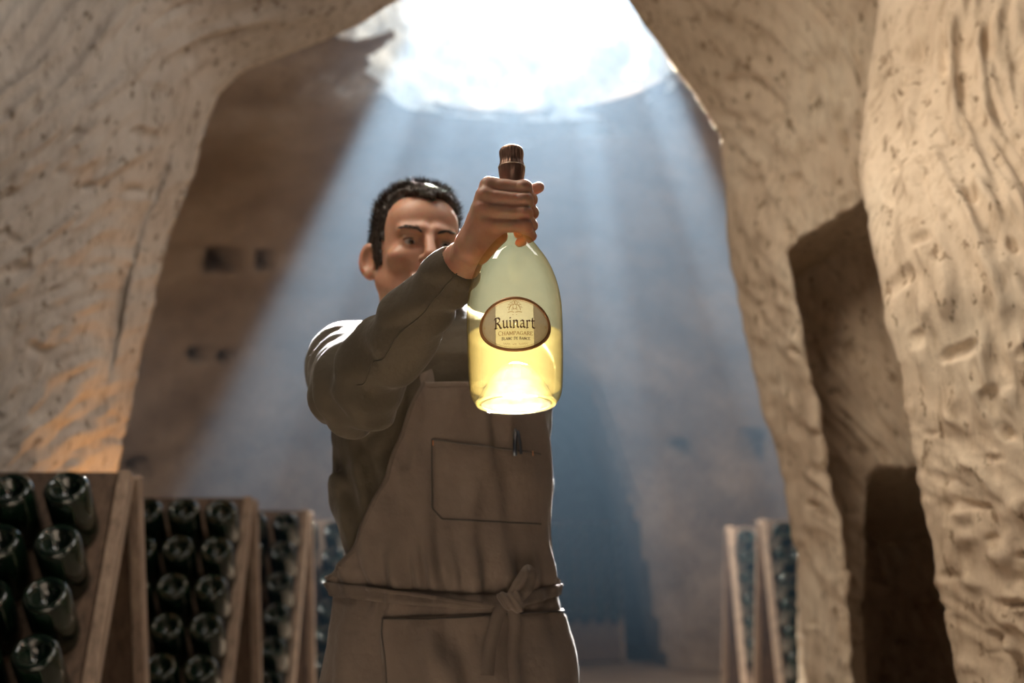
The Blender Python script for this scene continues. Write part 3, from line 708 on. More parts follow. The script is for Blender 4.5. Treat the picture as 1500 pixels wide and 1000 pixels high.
def shirt_sdf(p):
    d = torso(p) + 0.030 * sstep(ZT_ + 0.015, ZT_ - 0.012, p[2]) + 0.004
    d = smin(d, cap(p, SH, EL, 0.083, 0.074), 0.05)
    arm = cap(p, EL, CUFF, 0.074, 0.042)
    d = smin(d, arm, 0.022)
    d = smin(d, cap(p, SHL, ELL, 0.060, 0.050), 0.04); d = smin(d, cap(p, ELL, WRL, 0.050, 0.04), 0.03)
    d = smin(d, cap(p, NK + np.array([0, 0.02, -0.03]), NK + np.array([0, 0.015, 0.012]), 0.078, 0.066), 0.03)   # stand collar
    # folds: rings pulled along the raised sleeve, drapes on the flank
    ta = (p[0]-EL[0])*fdir[0] + (p[1]-EL[1])*fdir[1] + (p[2]-EL[2])*fdir[2]
    near = np.exp(-np.maximum(arm, 0) / 0.02)
    w = vnoise(p[0]*9, p[1]*9, p[2]*9)
    side = (p[0]-EL[0])*fdir[2] - (p[2]-EL[2])*fdir[0]
    f1 = np.sin(ta*62 + side*42 + 3.5*w) * sstep(0.36, 0.02, ta) * 0.0085 + np.sin(ta*105 - side*55 + 5*w) * 0.0036
    d = d + near * f1
    sh = np.sqrt((p[0]-SH[0])**2 + (p[1]-SH[1]+0.1)**2 + (p[2]-SH[2])**2)
    f2 = np.sin(sh*95 + 4*w + p[0]*30) * 0.0038 * np.exp(-np.maximum(sh-0.08, 0)/0.07)
    f3 = 0.006 * np.sin(p[0]*70 + p[2]*34 + 4*w) * sstep(1.22, 1.12, p[2]) * (1 - near)
    f4 = 0.010 * np.sin(p[2]*48 + 2.4*w) * sstep(1.02, 0.90, p[2]) * (p[2] > 0.85)
    d = d + f2 + f3 + f4 + 0.0025 * vnoise(p[0]*26, p[1]*26, p[2]*26)
    # open cuff and neck
    d = smax(d, (ta - np.linalg.norm(CUFF - EL) - 0.006), 0.006)
    d = smax(d, -cap(p, CUFF - fdir*0.055, CUFF + fdir*0.10, 0.030, 0.037), 0.004)
    d = smax(d, -cap(p, NK + np.array([0.004, 0.0, -0.045]), NK + np.array([-0.01, 0.0, 0.12]), 0.050, 0.070), 0.006)
    return smax(d, np.where(p[1] > YB - 0.16, p[2] - (NK[2] + 0.050 + (p[1] - YB) * 0.35), -1.0), 0.01)
lo = (-0.46, 2.17, 0.72); hi = (0.16, 3.02, 1.50)
V, Q = nets(shirt_sdf, lo, hi, 0.0048); V = relax(V, Q, 2, 0.5)
shirt = link('shirt', mesh(V - np.array(man.location), Q), M['shirt'], man); shirt['label'] = 'olive long-sleeved work shirt'
ML = np.array(man.location)
# sleeve seam and cuff stitching, laid on the cloth
def seat(pts, fn, off=0.0012, steps=10):
    """slide points onto the zero level of a signed distance function"""
    q = np.array(pts, np.float32)
    for _ in range(steps):
        def e(v): return fn((v[:, 0], v[:, 1], v[:, 2]))
        h = 0.003; d0 = e(q)
        g = np.stack([e(q + np.eye(3, dtype=np.float32)[k] * h) - e(q - np.eye(3, dtype=np.float32)[k] * h) for k in range(3)], -1) / (2*h)
        q = q - (np.clip(d0 - off, -0.02, 0.02) / np.maximum((g*g).sum(-1), 0.2))[:, None] * g * 0.8
    return q
perp = np.cross(fdir, np.array([0, 1.0, 0])); perp /= np.linalg.norm(perp)
s0 = [EL + fdir * k * np.linalg.norm(CUFF-EL) + np.array([0, -1.0, 0]) * 0.05 + perp * (-0.002 - 0.014*k) for k in np.linspace(0.05, 0.97, 50)]
link('sleeve_seam', mesh(*tube(seat(s0, shirt_sdf) - ML, 0.0012, 6)), M['shirt'], shirt)

# --- apron, draped around the torso sections
def around(th, z, off):
    """point on the torso at bearing th (0 = towards the bottle side, + = his left) and height z"""
    cx, cyy, a, b = sec(z); n = 2.4
    sx, cxx = np.sin(th), np.cos(th)
    r = (np.abs(sx/(a+off))**n + np.abs(cxx/(b+off))**n) ** (-1/n)
    return np.stack([cx + r*sx, cyy - r*cxx, z + 0*th], -1)
def th_of(px, py):
    """bearing whose point on the torso shows at photo column px, row py"""
    c = np.radians(np.linspace(-100, 100, 401)); zc = P(645, py, YB - 0.12)[2]
    q = around(c, np.full_like(c, zc), 0.008); a, b = pix(q)
    k = np.argmax(a > px) if (a > px).any() else 400
    return float(c[k])
def zrow(py, front=0.12): return float(P(645, py, YB - front)[2])
edge = [(561, 622, 790), (600, 604, 797), (640, 590, 801), (700, 567, 804), (760, 541, 806), (800, 521, 806), (835, 506, 806)]
ez = np.array([zrow(e[0]) for e in edge])[::-1]; eL = np.array([th_of(e[1], e[0]) for e in edge])[::-1]; eR = np.array([th_of(e[2], e[0]) for e in edge])[::-1]
def edges(z):
    l = np.interp(z, ez, eL); r = np.interp(z, ez, eR)
    below = sstep(ez[0] + 0.01, ez[0] - 0.06, z)
    return l * (1 - below) + np.radians(-104) * below, r * (1 - below) + np.radians(104) * below
ztie = zrow(869)
def folds(th, z):
    w = vnoise(th * 2.2, z * 6, 3.0)
    f = 0.0034 * np.sin(th * 9 + z * 9 + 3 * w) + 0.0040 * vnoise(th * 7, z * 12, 8.0)
    up = np.exp(-np.abs(z - ztie - 0.03) / 0.05)
    f += up * 0.0075 * np.sin(th * 23 + 2.5 * w + z * 10)                     # gathers over the tie
    dn = sstep(ztie, ztie - 0.10, z)
    f += dn * (0.009 * np.sin(th * 5.2 + 1.2 + 2.0 * w) + 0.004 * np.sin(th * 12 + z * 18 + 2 * w))
    f -= 0.004 * np.exp(-((z - ztie) / 0.015) ** 2)
    belly = 0.010 * np.exp(-((z - ztie - 0.05) / 0.035) ** 2) * (0.6 + 0.4 * np.sin(th * 4 + 1))
    return f + belly
def apron_pt(th, z, off=0.0): return around(th, z, 0.011 + folds(th, z) + off)
zs = np.linspace(ez[-1], 0.42, 330); us = np.linspace(0, 1, 230)
l, r = edges(zs)
TH = l[:, None] + (r - l)[:, None] * us[None]; ZZ = np.broadcast_to(zs[:, None], TH.shape)
Ap = apron_pt(TH, ZZ)
apron = gobj('apron', Ap - ML, M['apron'], man, flip=True); apron['label'] = 'brown canvas bib apron tied at the front'
sm = apron.modifiers.new('thick', 'SOLIDIFY'); sm.thickness = 0.0022; sm.offset = -1
def ribbon(thz, width, off, thick=0.0016, n=60):
    """cloth band along a path of (bearing, height) on the apron"""
    p = np.array(thz, float); u = np.linspace(0, 1, len(p)); q = np.stack([np.interp(np.linspace(0, 1, n), u, p[:, k]) for k in (0, 1)], -1)
    for _ in range(2): q[1:-1] = 0.25*q[:-2] + 0.5*q[1:-1] + 0.25*q[2:]
    t_ = np.gradient(q, axis=0); R = 0.19; t_[:, 0] *= R; t_ /= np.linalg.norm(t_, axis=1)[:, None]
    pr = np.stack([-t_[:, 1] / R, t_[:, 0]], -1)
    secs = []
    for s, oo in ((-0.5, 0), (-0.46, thick), (-0.2, thick*1.3), (0.2, thick*1.3), (0.46, thick), (0.5, 0)):
        m = q + pr * (s * width); secs.append(apron_pt(m[:, 0], m[:, 1], off + oo))
    return np.stack(secs, 1)
def line(pts, rad, mat, parent, name='seam', off=0.0008, n=80):
    p = np.array([(th_of(a, b), zrow(b)) for a, b in pts]); 
    d = np.concatenate([[0], np.cumsum(np.hypot(np.diff(p[:, 0]) * 0.19, np.diff(p[:, 1])))]); s = np.linspace(0, d[-1], n)
    q = np.stack([np.interp(s, d, p[:, k]) for k in (0, 1)], -1)
    return link(name, mesh(*tube(apron_pt(q[:, 0], q[:, 1], off) - ML, rad, 5)), mat, parent)
# hems
eb = np.stack([edges(zs[:150])[0], zs[:150]], -1)
link('hem', mesh(*grid(ribbon(eb, 0.010, 0.0006) - ML)), M['apron_seam'], apron)
link('hem', mesh(*grid(ribbon([(th_of(622, 563) + k * (th_of(788, 563) - th_of(622, 563)), zrow(565.5)) for k in np.linspace(0, 1, 30)], 0.012, 0.0006) - ML)), M['apron'], apron)
# chest pocket
def patch(poly, off, nu=60, nv=40):
    """quad patch given by 4 photo corners tl, tr, br, bl"""
    c = [np.array((th_of(a, b), zrow(b))) for a, b in poly]
    u = np.linspace(0, 1, nu)[:, None, None]; w = np.linspace(0, 1, nv)[None, :, None]
    q = (1-u)*(1-w)*c[0] + u*(1-w)*c[1] + u*w*c[2] + (1-u)*w*c[3]
    ed = np.minimum(np.minimum(u, 1-u), np.minimum(w*1.0, 1-w))[..., 0]
    puff = off * (0.5 + 0.5*sstep(0, 0.06, ed))
    return q, apron_pt(q[..., 0], q[..., 1], puff)
q, pk = patch([(630, 642), (786, 662), (786, 768), (632, 762)], 0.0034)
# chamfer the lower left corner as in the stitched pocket
me_v, me_f = grid(pk); aa_, bb_ = pix(me_v); keep = ~((aa_ - 631) + (762 - bb_) < 16)
me_f = me_f[keep[me_f].all(1)]
pocket = link('chest_pocket', mesh(me_v - ML, me_f[:, ::-1]), M['apron'], apron)
m = pocket.modifiers.new('thick', 'SOLIDIFY'); m.thickness = 0.002; m.offset = -1
line([(632, 645), (633, 745), (647, 761), (784, 767)], 0.0014, M['stitch'], pocket, 'stitching', 0.0040)
line([(632, 645), (708, 655), (785, 664)], 0.0014, M['stitch'], pocket, 'stitching', 0.0046)
for (x, y) in ((634, 647), (771, 660)):
    line([(x, y), (x + 0.5, y + 7)], 0.0011, M['thread'], pocket, 'bar_tack', 0.0052, 8)
# hip pocket
q, pk = patch([(566, 903), (822, 893), (834, 1130), (560, 1130)], 0.006)
hip = gobj('hip_pocket', pk - ML, M['apron'], apron, flip=False); m = hip.modifiers.new('thick', 'SOLIDIFY'); m.thickness = 0.0025; m.offset = -1
line([(566, 905), (620, 906), (690, 902), (760, 897), (821, 895)], 0.0014, M['stitch'], hip, 'stitching', 0.0075)
line([(567, 905), (566, 960), (564, 1050)], 0.0014, M['stitch'], hip, 'stitching', 0.0060)
# neck strap
st = []
a0 = apron_pt(np.array([th_of(628, 563)]), np.array([zrow(563)]))[0]
pts = [a0 + np.array([0, 0.002, -0.01]), P(622, 535, YB-0.112), P(634, 505, YB-0.100), P(652, 478, YB-0.072), P(664, 460, YB-0.03)]
pts = np.array(pts); uu = np.linspace(0, 1, 5); q = np.stack([np.interp(np.linspace(0, 1, 30), uu, pts[:, k]) for k in range(3)], -1)
tg = np.gradient(q, axis=0); tg /= np.linalg.norm(tg, axis=1)[:, None]; pr = np.cross(tg, np.array([0, -1.0, 0.2])); pr /= np.linalg.norm(pr, axis=1)[:, None]
sp = np.stack([q - pr*0.013, q - pr*0.012 + [0, -0.002, 0], q + pr*0.012 + [0, -0.002, 0], q + pr*0.013], 1)
link('neck_strap', mesh(*grid(sp - ML)), M['apron'], apron)
# waist tie with knot, loop and tails
path = [(math.radians(-90), zrow(862)), (th_of(520, 866), zrow(866)), (th_of(600, 874), zrow(874)), (th_of(680, 880), zrow(880)), (th_of(735, 880), zrow(880))]
tie = link('waist_tie', mesh(*grid(ribbon(path, 0.026, 0.006, 0.004, 90) - ML)), M['apron_seam'], apron); tie['label'] = 'apron tie knotted over the hip'
path2 = [(th_of(735, 882), zrow(882)), (th_of(770, 876), zrow(876)), (th_of(800, 866), zrow(866)), (math.radians(90), zrow(864))]
link('tie_end', mesh(*grid(ribbon(path2, 0.022, 0.006, 0.004, 50) - ML)), M['apron_seam'], tie)
path3 = [(th_of(540, 861), zrow(861)), (th_of(640, 874), zrow(874)), (th_of(700, 884), zrow(884))]
link('tie_fold', mesh(*grid(ribbon(path3, 0.008, 0.0105, 0.003, 60) - ML)), M['apron_seam'], tie)
kc = apron_pt(np.array([th_of(737, 880)]), np.array([zrow(880)]), 0.016)[0]
def knot(p):
    q = [p[0]-kc[0], p[1]-kc[1], p[2]-kc[2]]
    d = ell(q, (0, 0, 0), (0.019, 0.013, 0.016))
    d = smin(d, cap(q, (-0.016, 0, 0.008), (0.016, -0.008, -0.010), 0.009, 0.009), 0.006)
    d = smin(d, cap(q, (0.012, -0.004, 0.012), (0.014, -0.006, -0.012), 0.008, 0.008), 0.005)
    return d + 0.0012 * np.sin(q[0]*500 + q[2]*350)
V, Q = nets(knot, kc - 0.04, kc + 0.04, 0.0016); V = relax(V, Q, 1)
link('knot', mesh(V - ML, Q), M['apron_seam'], tie)
def strap3(pp, width, thick=0.003, n=40):
    p = np.array(pp, float); u = np.linspace(0, 1, len(p)); q = np.stack([np.interp(np.linspace(0, 1, n), u, p[:, k]) for k in range(3)], -1)
    for _ in range(4): q[1:-1] = 0.25*q[:-2] + 0.5*q[1:-1] + 0.25*q[2:]
    tg = np.gradient(q, axis=0); tg /= np.linalg.norm(tg, axis=1)[:, None]
    wv = np.cross(tg, np.array([0, -1.0, 0])); wv /= np.linalg.norm(wv, axis=1)[:, None] + 1e-9; nv = np.cross(wv, tg)
    s = np.stack([q - wv*width/2 - nv*thick/2, q - wv*width/2 + nv*thick/2, q + wv*width/2 + nv*thick/2, q + wv*width/2 - nv*thick/2, q - wv*width/2 - nv*thick/2], 1)
    return grid(s)
def ap(px, py, off): return apron_pt(np.array([th_of(px, py)]), np.array([zrow(py)]), off)[0]
v, f = strap3([ap(*c) - ML for c in ((728, 884, 0.014), (719, 905, 0.017), (712, 945, 0.014), (707, 986, 0.016))], 0.024); link('tie_tail', mesh(v, f), M['apron_seam'], tie)
for cpts, wdt in (([(738, 886, 0.016), (742, 910, 0.020), (744, 955, 0.016), (745, 1010, 0.018), (744, 1060, 0.018)], 0.022),
                  ([(736, 876, 0.016), (738, 858, 0.022), (744, 838, 0.028), (750, 832, 0.030), (757, 842, 0.034), (750, 862, 0.032), (742, 876, 0.022)], 0.017)):
    v, f = strap3([ap(*c) - ML for c in cpts], wdt); link('tie_tail' if len(cpts) == 5 else 'tie_loop', mesh(v, f), M['apron_seam'], tie)

# --- pen in the chest pocket
pb = ap(747, 668, 0.0055); ptp = ap(745, 632, 0.0075)
pen = empty('pen', tuple(pb)); tag(pen, 'dark pen clipped into the apron chest pocket', 'pen')
PL = np.array(pen.location); ink = simple('dark_blue_plastic', (0.010, 0.014, 0.022), 0.3)
ax_ = ptp - pb
link('barrel', mesh(*tube([pb - PL, pb + ax_*0.5 - PL, ptp - PL], [0.0038, 0.0042, 0.0044], 12)), ink, pen)
link('button', mesh(*tube([ptp - PL, ptp + ax_*0.10 - PL], [0.0028, 0.0024], 10)), ink, pen)
v, f = strap3([ptp - PL + [0.004, -0.004, 0], ptp - PL + [0.006, -0.0085, -0.008], ptp - ax_*0.5 - PL + [0.009, -0.0075, 0], ptp - ax_*0.85 - PL + [0.011, -0.006, -0.004]], 0.0055, 0.0014)
link('clip', mesh(v, f), ink, pen)

# --- trousers and shoes (below the frame, they carry him to the floor)
HX = float(sec(0.75)[0])
def legs(p):
    d = ell(p, (HX, YB, 0.80), (0.17, 0.115, 0.14))
    for s in (-1, 1):
        d = smin(d, cap(p, (HX + s*0.085, YB, 0.80), (HX + s*0.10, YB-0.01, 0.46), 0.085, 0.062), 0.03)
        d = smin(d, cap(p, (HX + s*0.10, YB-0.01, 0.46), (HX + s*0.115, YB+0.02, 0.07), 0.060, 0.050), 0.02)
    return d + 0.004*np.sin(p[2]*60 + 4*vnoise(p[0]*8, p[1]*8, p[2]*8))
V, Q = nets(legs, (HX-0.25, YB-0.2, 0.0), (HX+0.25, YB+0.2, 0.95), 0.010)
link('trousers', mesh(V - ML, Q), M['trousers'], man)
for s in (-1, 1):
    fx = HX + s*0.12
    def shoe(p):
        d = cap(p, (fx, YB+0.05, 0.045), (fx + s*0.03, YB-0.13, 0.035), 0.043, 0.042)
        d = smin(d, cap(p, (fx, YB+0.03, 0.05), (fx, YB+0.02, 0.11), 0.045, 0.042), 0.03)
        return smax(d, 0.002 - p[2], 0.006)
    V, Q = nets(shoe, (fx-0.09, YB-0.2, -0.01), (fx+0.11, YB+0.13, 0.17), 0.006)
    link('shoe', mesh(V - ML, Q), M['shoe'], man)

# --- body: head, neck and raised hand (one skin mesh, continuing under the clothes)
HS = 1.09
HC = P(611, 375, YB + 0.02)                              # head centre, at eye height
yaw = math.radians(17); pitch_h = math.radians(-4); roll = math.radians(3)
Rm = (Matrix.Rotation(yaw, 3, 'Z') @ Matrix.Rotation(pitch_h, 3, 'X') @ Matrix.Rotation(roll, 3, 'Y'))
RH = np.array(Rm)
def tohead(p):
    q = [p[i] - np.float32(HC[i]) for i in range(3)]
    return [(RH[0, k]*q[0] + RH[1, k]*q[1] + RH[2, k]*q[2]) / HS for k in range(3)]
def cranium(q): return smin(ell(q, (0, 0.022, 0.040), (0.0745, 0.098, 0.083)), ell(q, (0, 0.035, 0.0), (0.066, 0.082, 0.075)), 0.03)
EYE = (0.0315, -0.068, 0.002)
def head_sdf(p):
    q = tohead(p); m = [np.abs(q[0]), q[1], q[2]]
    d = cranium(q)
    d = smin(d, ell(q, (0, -0.020, -0.030), (0.062, 0.066, 0.088)), 0.03)          # face mass
    d = smin(d, ell(q, (0, -0.046, 0.052), (0.056, 0.040, 0.042)), 0.03)           # forehead
    d = smin(d, ell(q, (0, -0.062, -0.098), (0.026, 0.024, 0.020)), 0.03)          # chin
    d = smin(d, cap(m, (0.055, 0.0, -0.055), (0.022, -0.062, -0.098), 0.018, 0.014), 0.025)  # jaw
    d = smin(d, cap(m, (0.012, -0.088, 0.0235), (0.044, -0.071, 0.0225), 0.0085, 0.008), 0.014)  # brow
    d = smin(d, ell(m, (0.044, -0.058, -0.024), (0.022, 0.020, 0.016)), 0.02)      # cheekbones
    d = smax(d, -ell(m, (0.0315, -0.096, 0.000), (0.021, 0.018, 0.0135)), 0.012)   # sockets
    d = smin(d, ell(m, EYE, (0.0143, 0.0143, 0.0143)), 0.006)                       # lids
    d = smax(d, -ell(m, (0.0315, -0.086, 0.0005), (0.0128, 0.014, 0.0048)), 0.0015) # lid opening
    d = smin(d, cap(m, (0.021, -0.080, 0.0085), (0.042, -0.077, 0.0080), 0.0022, 0.0022), 0.004)   # upper lid fold
    d = smin(d, cap(q, (0, -0.088, 0.016), (0, -0.110, -0.028), 0.0075, 0.0115), 0.014)   # nose
    d = smin(d, ell(m, (0.011, -0.098, -0.034), (0.008, 0.010, 0.008)), 0.006)
    d = smin(d, cap(m, (0.0, -0.090, -0.060), (0.022, -0.078, -0.062), 0.0065, 0.004), 0.006)   # lips
    d = smin(d, cap(m, (0.0, -0.088, -0.071), (0.018, -0.078, -0.069), 0.0070, 0.004), 0.006)
    d = smax(d, -cap(m, (0.0, -0.099, -0.0655), (0.025, -0.086, -0.0655), 0.0016, 0.001), 0.003)
    for s in (-1, 1):                                                                # ears
        e = [(q[0]*s - 0.083), q[1] - 0.022, q[2] + 0.014]
        ca, sa_ = math.cos(0.75), math.sin(0.75)
        e2 = [e[0]*ca - e[1]*sa_, e[0]*sa_ + e[1]*ca, e[2]]                          # stands out backwards
        outr = ell(e2, (0, 0.004, 0.004), (0.0085, 0.019, 0.032))
        outr = smin(outr, ell(e2, (0.0, -0.004, -0.024), (0.007, 0.010, 0.012)), 0.008)
        outr = smax(outr, -ell(e2, (0.008, -0.001, 0.004), (0.0095, 0.0125, 0.022)), 0.003)
        d = smin(d, outr, 0.006)
    n0, n1 = np.array([0, 0.03, -0.06]), np.array([0.0, 0.055, -0.19])
    d = smin(d, cap(q, n0, n1, 0.055, 0.060), 0.03)
    return d * HS
lo = HC + np.array([-0.125, -0.15, -0.20]); hi = HC + np.array([0.125, 0.15, 0.14])
Vh, Qh = nets(head_sdf, lo, hi, 0.0022); Vh = relax(Vh, Qh, 1, 0.5)

# hand, modelled in the bottle's own frame (x right, y away, z up the neck)
def hp3(px, y, py): return np.array([bx(px), y, bz(py)])
fing = [ # MCP, PIP, DIP, tip
    [(720, -0.026, 284), (772, -0.0365, 293), (783, 0.000, 296), (764, 0.028, 297)],
    [(714, -0.032, 303), (773, -0.0405, 313), (784, 0.001, 316), (764, 0.031, 317)],
    [(711, -0.031, 323), (772, -0.0395, 332), (783, 0.001, 335), (764, 0.031, 336)],
    [(712, -0.024, 342), (772, -0.0360, 349), (781, 0.000, 351), (765, 0.026, 352)]]
frad = [(0.0128, 0.0116, 0.0102, 0.0085), (0.0130, 0.0118, 0.0104, 0.0088), (0.0124, 0.0112, 0.0098, 0.0083), (0.0116, 0.0100, 0.0088, 0.0075)]
wl = BM[:3, :3].T @ (WR - B0)                         # wrist in bottle frame
el = BM[:3, :3].T @ (EL - B0)
def hand_sdf(p):
    d = cap(p, wl + (el - wl)*0.75, wl, 0.040, 0.0285)
    hw_ = hp3(693, 0.004, 366)
    d = smin(d, cap(p, wl, hw_, 0.0285, 0.027), 0.02)
    for k in range(4):
        m = hp3(*fing[k][0]); d = smin(d, cap(p, hw_ + (m - hw_)*0.1, m, 0.0185, frad[k][0]), 0.014)
    d = smin(d, cap(p, hp3(705, 0.004, 368), hp3(735, -0.012, 355), 0.020, 0.013), 0.014)   # heel of the hand
    # thumb behind the neck, its tip showing past the index finger
    tb = [hp3(703, 0.010, 352), hp3(724, 0.034, 308), hp3(764, 0.038, 277), hp3(796, 0.026, 268)]
    th_ = cap(p, tb[0], tb[1], 0.020, 0.0145); th_ = smin(th_, cap(p, tb[1], tb[2], 0.0135, 0.0115), 0.008); th_ = smin(th_, cap(p, tb[2], tb[3], 0.0112, 0.0090), 0.006)
    d = smin(d, th_, 0.014)
    fd = None
    for k in range(4):
        j = [hp3(*c) for c in fing[k]]; r = frad[k]
        c = cap(p, j[0], j[1], r[0], r[1]); c = smin(c, cap(p, j[1], j[2], r[1], r[2]), 0.006); c = smin(c, cap(p, j[2], j[3], r[2], r[3]), 0.005)
        c = smin(c, ell(p, j[1] + np.array([0.001, -0.001, 0]), (0.0118, 0.0118, r[1]*1.03)), 0.005)     # knuckle
        fd = c if fd is None else smin(fd, c, 0.0030)
    d = smin(d, fd, 0.007)
    for k in range(3):                                                              # keep the creases between the fingers
        a = (hp3(*fing[k][0]) + hp3(*fing[k+1][0])) / 2; b = (hp3(*fing[k][1]) + hp3(*fing[k+1][1])) / 2
        a = a + (b - a)*0.38 + np.array([0, -0.0125, 0]); b = b + np.array([0.004, -0.0115, 0])
        d = smax(d, -cap(p, a, b, 0.0010, 0.0028), 0.004)
    d = d + 0.0005*vnoise(p[0]*160, p[1]*160, p[2]*160)
    return d
lo = np.array([-0.20, -0.075, 0.10]); hi = np.array([0.075, 0.24, 0.375])
lo = np.minimum(lo, (wl + (el-wl)*0.55) - 0.05); 
V2, Q2 = nets(hand_sdf, (lo[0], -0.075, lo[2]), (0.075, max(0.16, lo[1]+0.12), 0.375), 0.0019); V2 = relax(V2, Q2, 1, 0.5)
V2 = V2 @ BM[:3, :3].T + B0
bd, fc = join((Vh, Qh), (V2, Q2)); nh = len(Vh)
# cut both pieces inside the clothes and join them with the arm
ncut = HC + RH @ np.array([0, 0.05, -0.150]) * HS; acut = WR + (EL - WR) * 0.42; adir = (EL - WR) / np.linalg.norm(EL - WR)
drop = np.concatenate([Vh[:, 2] < ncut[2], ((V2 - acut) @ adir) > 0])
fc = [f for f in fc if not drop[f].all()]
used = np.zeros(len(bd), bool); used[np.array(fc).ravel()] = True
remap = np.cumsum(used) - 1; bd = bd[used]; fc = [[int(remap[i]) for i in f] for f in fc]
apath = [acut + adir*0.03, EL - np.array([0, 0.0, 0.0]), SH, (SH + ncut) / 2 + np.array([0, 0.03, -0.06]), ncut + np.array([0, 0.0, -0.06])]
apath = np.array(apath); uu = np.linspace(0, 1, 5); apath = np.stack([np.interp(np.linspace(0, 1, 25), uu, apath[:, k]) for k in range(3)], -1)
tv, tf = tube(apath, np.interp(np.linspace(0, 1, 25), uu, [0.036, 0.042, 0.048, 0.05, 0.052]), 24, False)
bd, fc = join((bd, fc), (tv, tf))
bmh = bmesh.new(); me_ = mesh(bd, fc); bmh.from_mesh(me_)
bmh.verts.ensure_lookup_table()
def loops():
    be = {e for e in bmh.edges if len(e.link_faces) == 1}; out = []
    while be:
        st = [be.pop()]; comp = []
        while st:
            e = st.pop(); comp.append(e)
            for vv_ in e.verts:
                for e2 in vv_.link_edges:
                    if e2 in be: be.remove(e2); st.append(e2)
        out.append(comp)
    return out
def mid(c): return np.mean([np.array(v_.co) for e in c for v_ in e.verts], 0)
for target in (acut, ncut):
    ls = sorted([c for c in loops() if len(c) > 12], key=lambda c: np.linalg.norm(mid(c) - target))[:2]
    bmesh.ops.bridge_loops(bmh, edges=[e for c in ls for e in c])
bmh.to_mesh(me_); bmh.free(); me_.transform(Matrix.Translation((-ML).tolist()))
body = link('body', me_, M['skin'], man); body['label'] = 'face, neck and gripping hand'

# eyes
t = NT('eyeball'); v = t.coords()
sx = t.new('ShaderNodeSeparateXYZ'); t.l(v, sx.inputs[0])
ln = t.new('ShaderNodeVectorMath', operation='LENGTH'); cb = t.new('ShaderNodeCombineXYZ'); t.l(sx.outputs[0], cb.inputs[0]); t.l(sx.outputs[2], cb.inputs[2]); t.l(cb.outputs[0], ln.inputs[0])
t.l(t.ramp(ln.outputs['Value'], [(0.0, (0.004, 0.003, 0.003)), (0.0026, (0.004, 0.003, 0.003)), (0.0030, (0.03, 0.014, 0.007)), (0.0064, (0.022, 0.011, 0.006)), (0.0070, (0.40, 0.34, 0.31))]), t.b.inputs['Base Color'])
t.b.inputs['Roughness'].default_value = 0.08; M['eye'] = t.m
for s in (-1, 1):
    c = HC + HS * RH @ np.array([EYE[0]*s, EYE[1], EYE[2]])
    v, f = lathe([(0.0145*math.sin(a), -0.0145*math.cos(a)) for a in np.linspace(0.01, math.pi-0.01, 24)], 28)
    v = np.stack([v[:, 0], v[:, 2], v[:, 1]], -1)
    e = link('eye', mesh(v, f), M['eye'], man); e.location = c - ML; e.rotation_euler = (math.radians(8), 0, math.radians(17 + 6))
# lash lines
for s in (-1, 1):
    lx = np.linspace(-0.0122, 0.0122, 16); lz = 0.0046*np.sqrt(np.maximum(1 - (lx/0.0125)**2, 0))
    lp = np.stack([s*EYE[0] + lx, EYE[1] - np.sqrt(0.0146**2 - lx**2 - lz**2), EYE[2] + lz], -1) @ RH.T * HS + HC
    link('eyelash', mesh(*tube(lp - ML, 0.0009, 6)), M['hair'], man)
# eyebrows
for s in (-1, 1):
    bp = []
    for k in range(110):
        u = RNG.random(); w = RNG.normal() * 0.0022 * (1 - 0.5*u)
        q = np.array([s*(0.012 + 0.036*u), -0.096 + 0.018*u*u + 0.002, 0.0165 + 0.0085*math.sin(u*2.2) + w])
        d = np.array([s*0.8, 0.15*u, 0.45 - 0.6*u]); d /= np.linalg.norm(d)
        # seat on skin
        a = HC + HS * RH @ q
        bp.append((a, RH @ d))
    A = seat(np.array([b[0] for b in bp]), head_sdf, 0.0006); parts = []
    for a, (_, d) in zip(A, bp):
        parts.append(tube([a, a + d*0.004 + np.array([0, -0.0006, 0]), a + d*0.008], [0.0005, 0.0004, 0.0001], 3, False))
    v, f = join(*parts); link('eyebrow', mesh(v - ML, f), M['hair'], man)

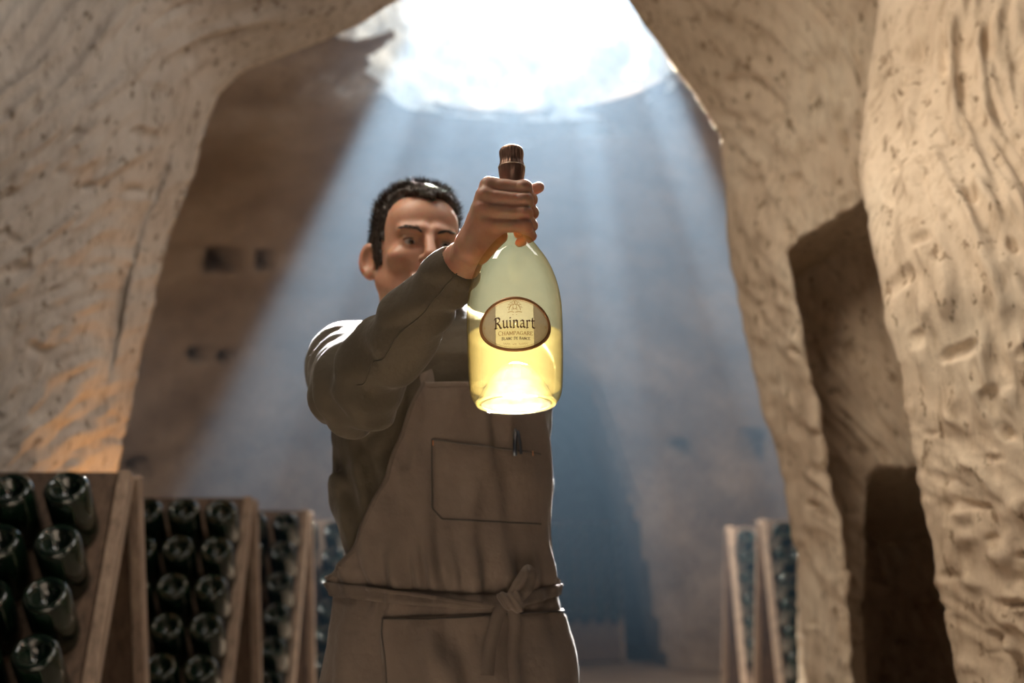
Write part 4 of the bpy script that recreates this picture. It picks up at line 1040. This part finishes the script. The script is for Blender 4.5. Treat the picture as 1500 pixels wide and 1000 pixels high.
# hair: cap plus short strands
def hairline(q):
    """positive where hair grows"""
    x, y, z = q
    front = z - (0.089 - 0.004*np.exp(-(x/0.018)**2) + 5.0*x*x) + np.maximum(y + 0.045, 0)*1.7 
    temple = y - (-0.028 - 0.0*z)
    sidebn = np.minimum(y + 0.022 + 0.0*z, 0.020 - y) ; sidebn = np.where(z > -0.030, sidebn, -1)
    back = np.where((y > 0.030), z + 0.085, -1)
    top = np.minimum(front, z - 0.020)
    return np.maximum(np.maximum(top, np.minimum(temple, z - 0.012)), np.maximum(sidebn, back))
def hair_sdf(p):
    q = tohead(p)
    d = cranium(q); d = smin(d, ell(q, (0, -0.046, 0.052), (0.056, 0.040, 0.042)), 0.03); d = smin(d, ell(q, (0, -0.020, -0.030), (0.062, 0.066, 0.088)), 0.03)
    th_ = 0.0050 + 0.011*sstep(0.05, 0.12, q[2])
    d = d - th_ - 0.0022*vnoise(p[0]*130, p[1]*130, p[2]*60) - 0.0015*vnoise(p[0]*300, p[1]*300, p[2]*140)
    h = hairline(q) + 0.006*vnoise(p[0]*260, p[1]*260, p[2]*120) + 0.004*vnoise(p[0]*90, p[1]*90, p[2]*60)
    return smax(d, -h, 0.006)
lo = HC + np.array([-0.12, -0.13, -0.12]); hi = HC + np.array([0.12, 0.15, 0.16])
V, Q = nets(hair_sdf, lo, hi, 0.0026)
hv = V[RNG.integers(0, len(V), 16000)]
hq = np.stack(tohead((hv[:, 0], hv[:, 1], hv[:, 2])), -1)
okm = (hairline((hq[:, 0], hq[:, 1], hq[:, 2])) > 0.002)
hv, hq = hv[okm], hq[okm]
nrm = hq - np.array([0, 0.02, 0.02]); nrm /= np.linalg.norm(nrm, axis=1)[:, None]
flow = np.stack([0.25*np.sign(hq[:, 0]) + RNG.normal(0, 0.25, len(hq)), -0.35 + RNG.normal(0, 0.25, len(hq)), np.where(hq[:, 2] > 0.07, 0.1, -0.7)], -1)
dirs = nrm*0.75 + flow*0.55; dirs /= np.linalg.norm(dirs, axis=1)[:, None]
side = np.cross(dirs, nrm); side /= np.linalg.norm(side, axis=1)[:, None] + 1e-9
Ln = (0.007 + 0.009*sstep(0.02, 0.10, hq[:, 2]))[:, None] * RNG.uniform(0.6, 1.2, (len(hq), 1))
W_ = 0.00045
base = hq - nrm*0.002
vv = np.stack([base - side*W_, base + side*W_, base + dirs*Ln*0.6 + side*W_*0.7 + nrm*0.001, base + dirs*Ln*0.6 - side*W_*0.7 + nrm*0.001, base + dirs*Ln + flow*Ln*0.25], 1)
vv = vv.reshape(-1, 3) @ RH.T * HS + HC
k = np.arange(len(hq))*5
ff = [[int(i), int(i)+1, int(i)+2, int(i)+3] for i in k] + [[int(i)+3, int(i)+2, int(i)+4] for i in k]
hv2, hf2 = join((V, Q), (vv, ff))
hr = link('hair', mesh(hv2 - ML, hf2), M['hair'], man); hr['label'] = 'short dark hair'
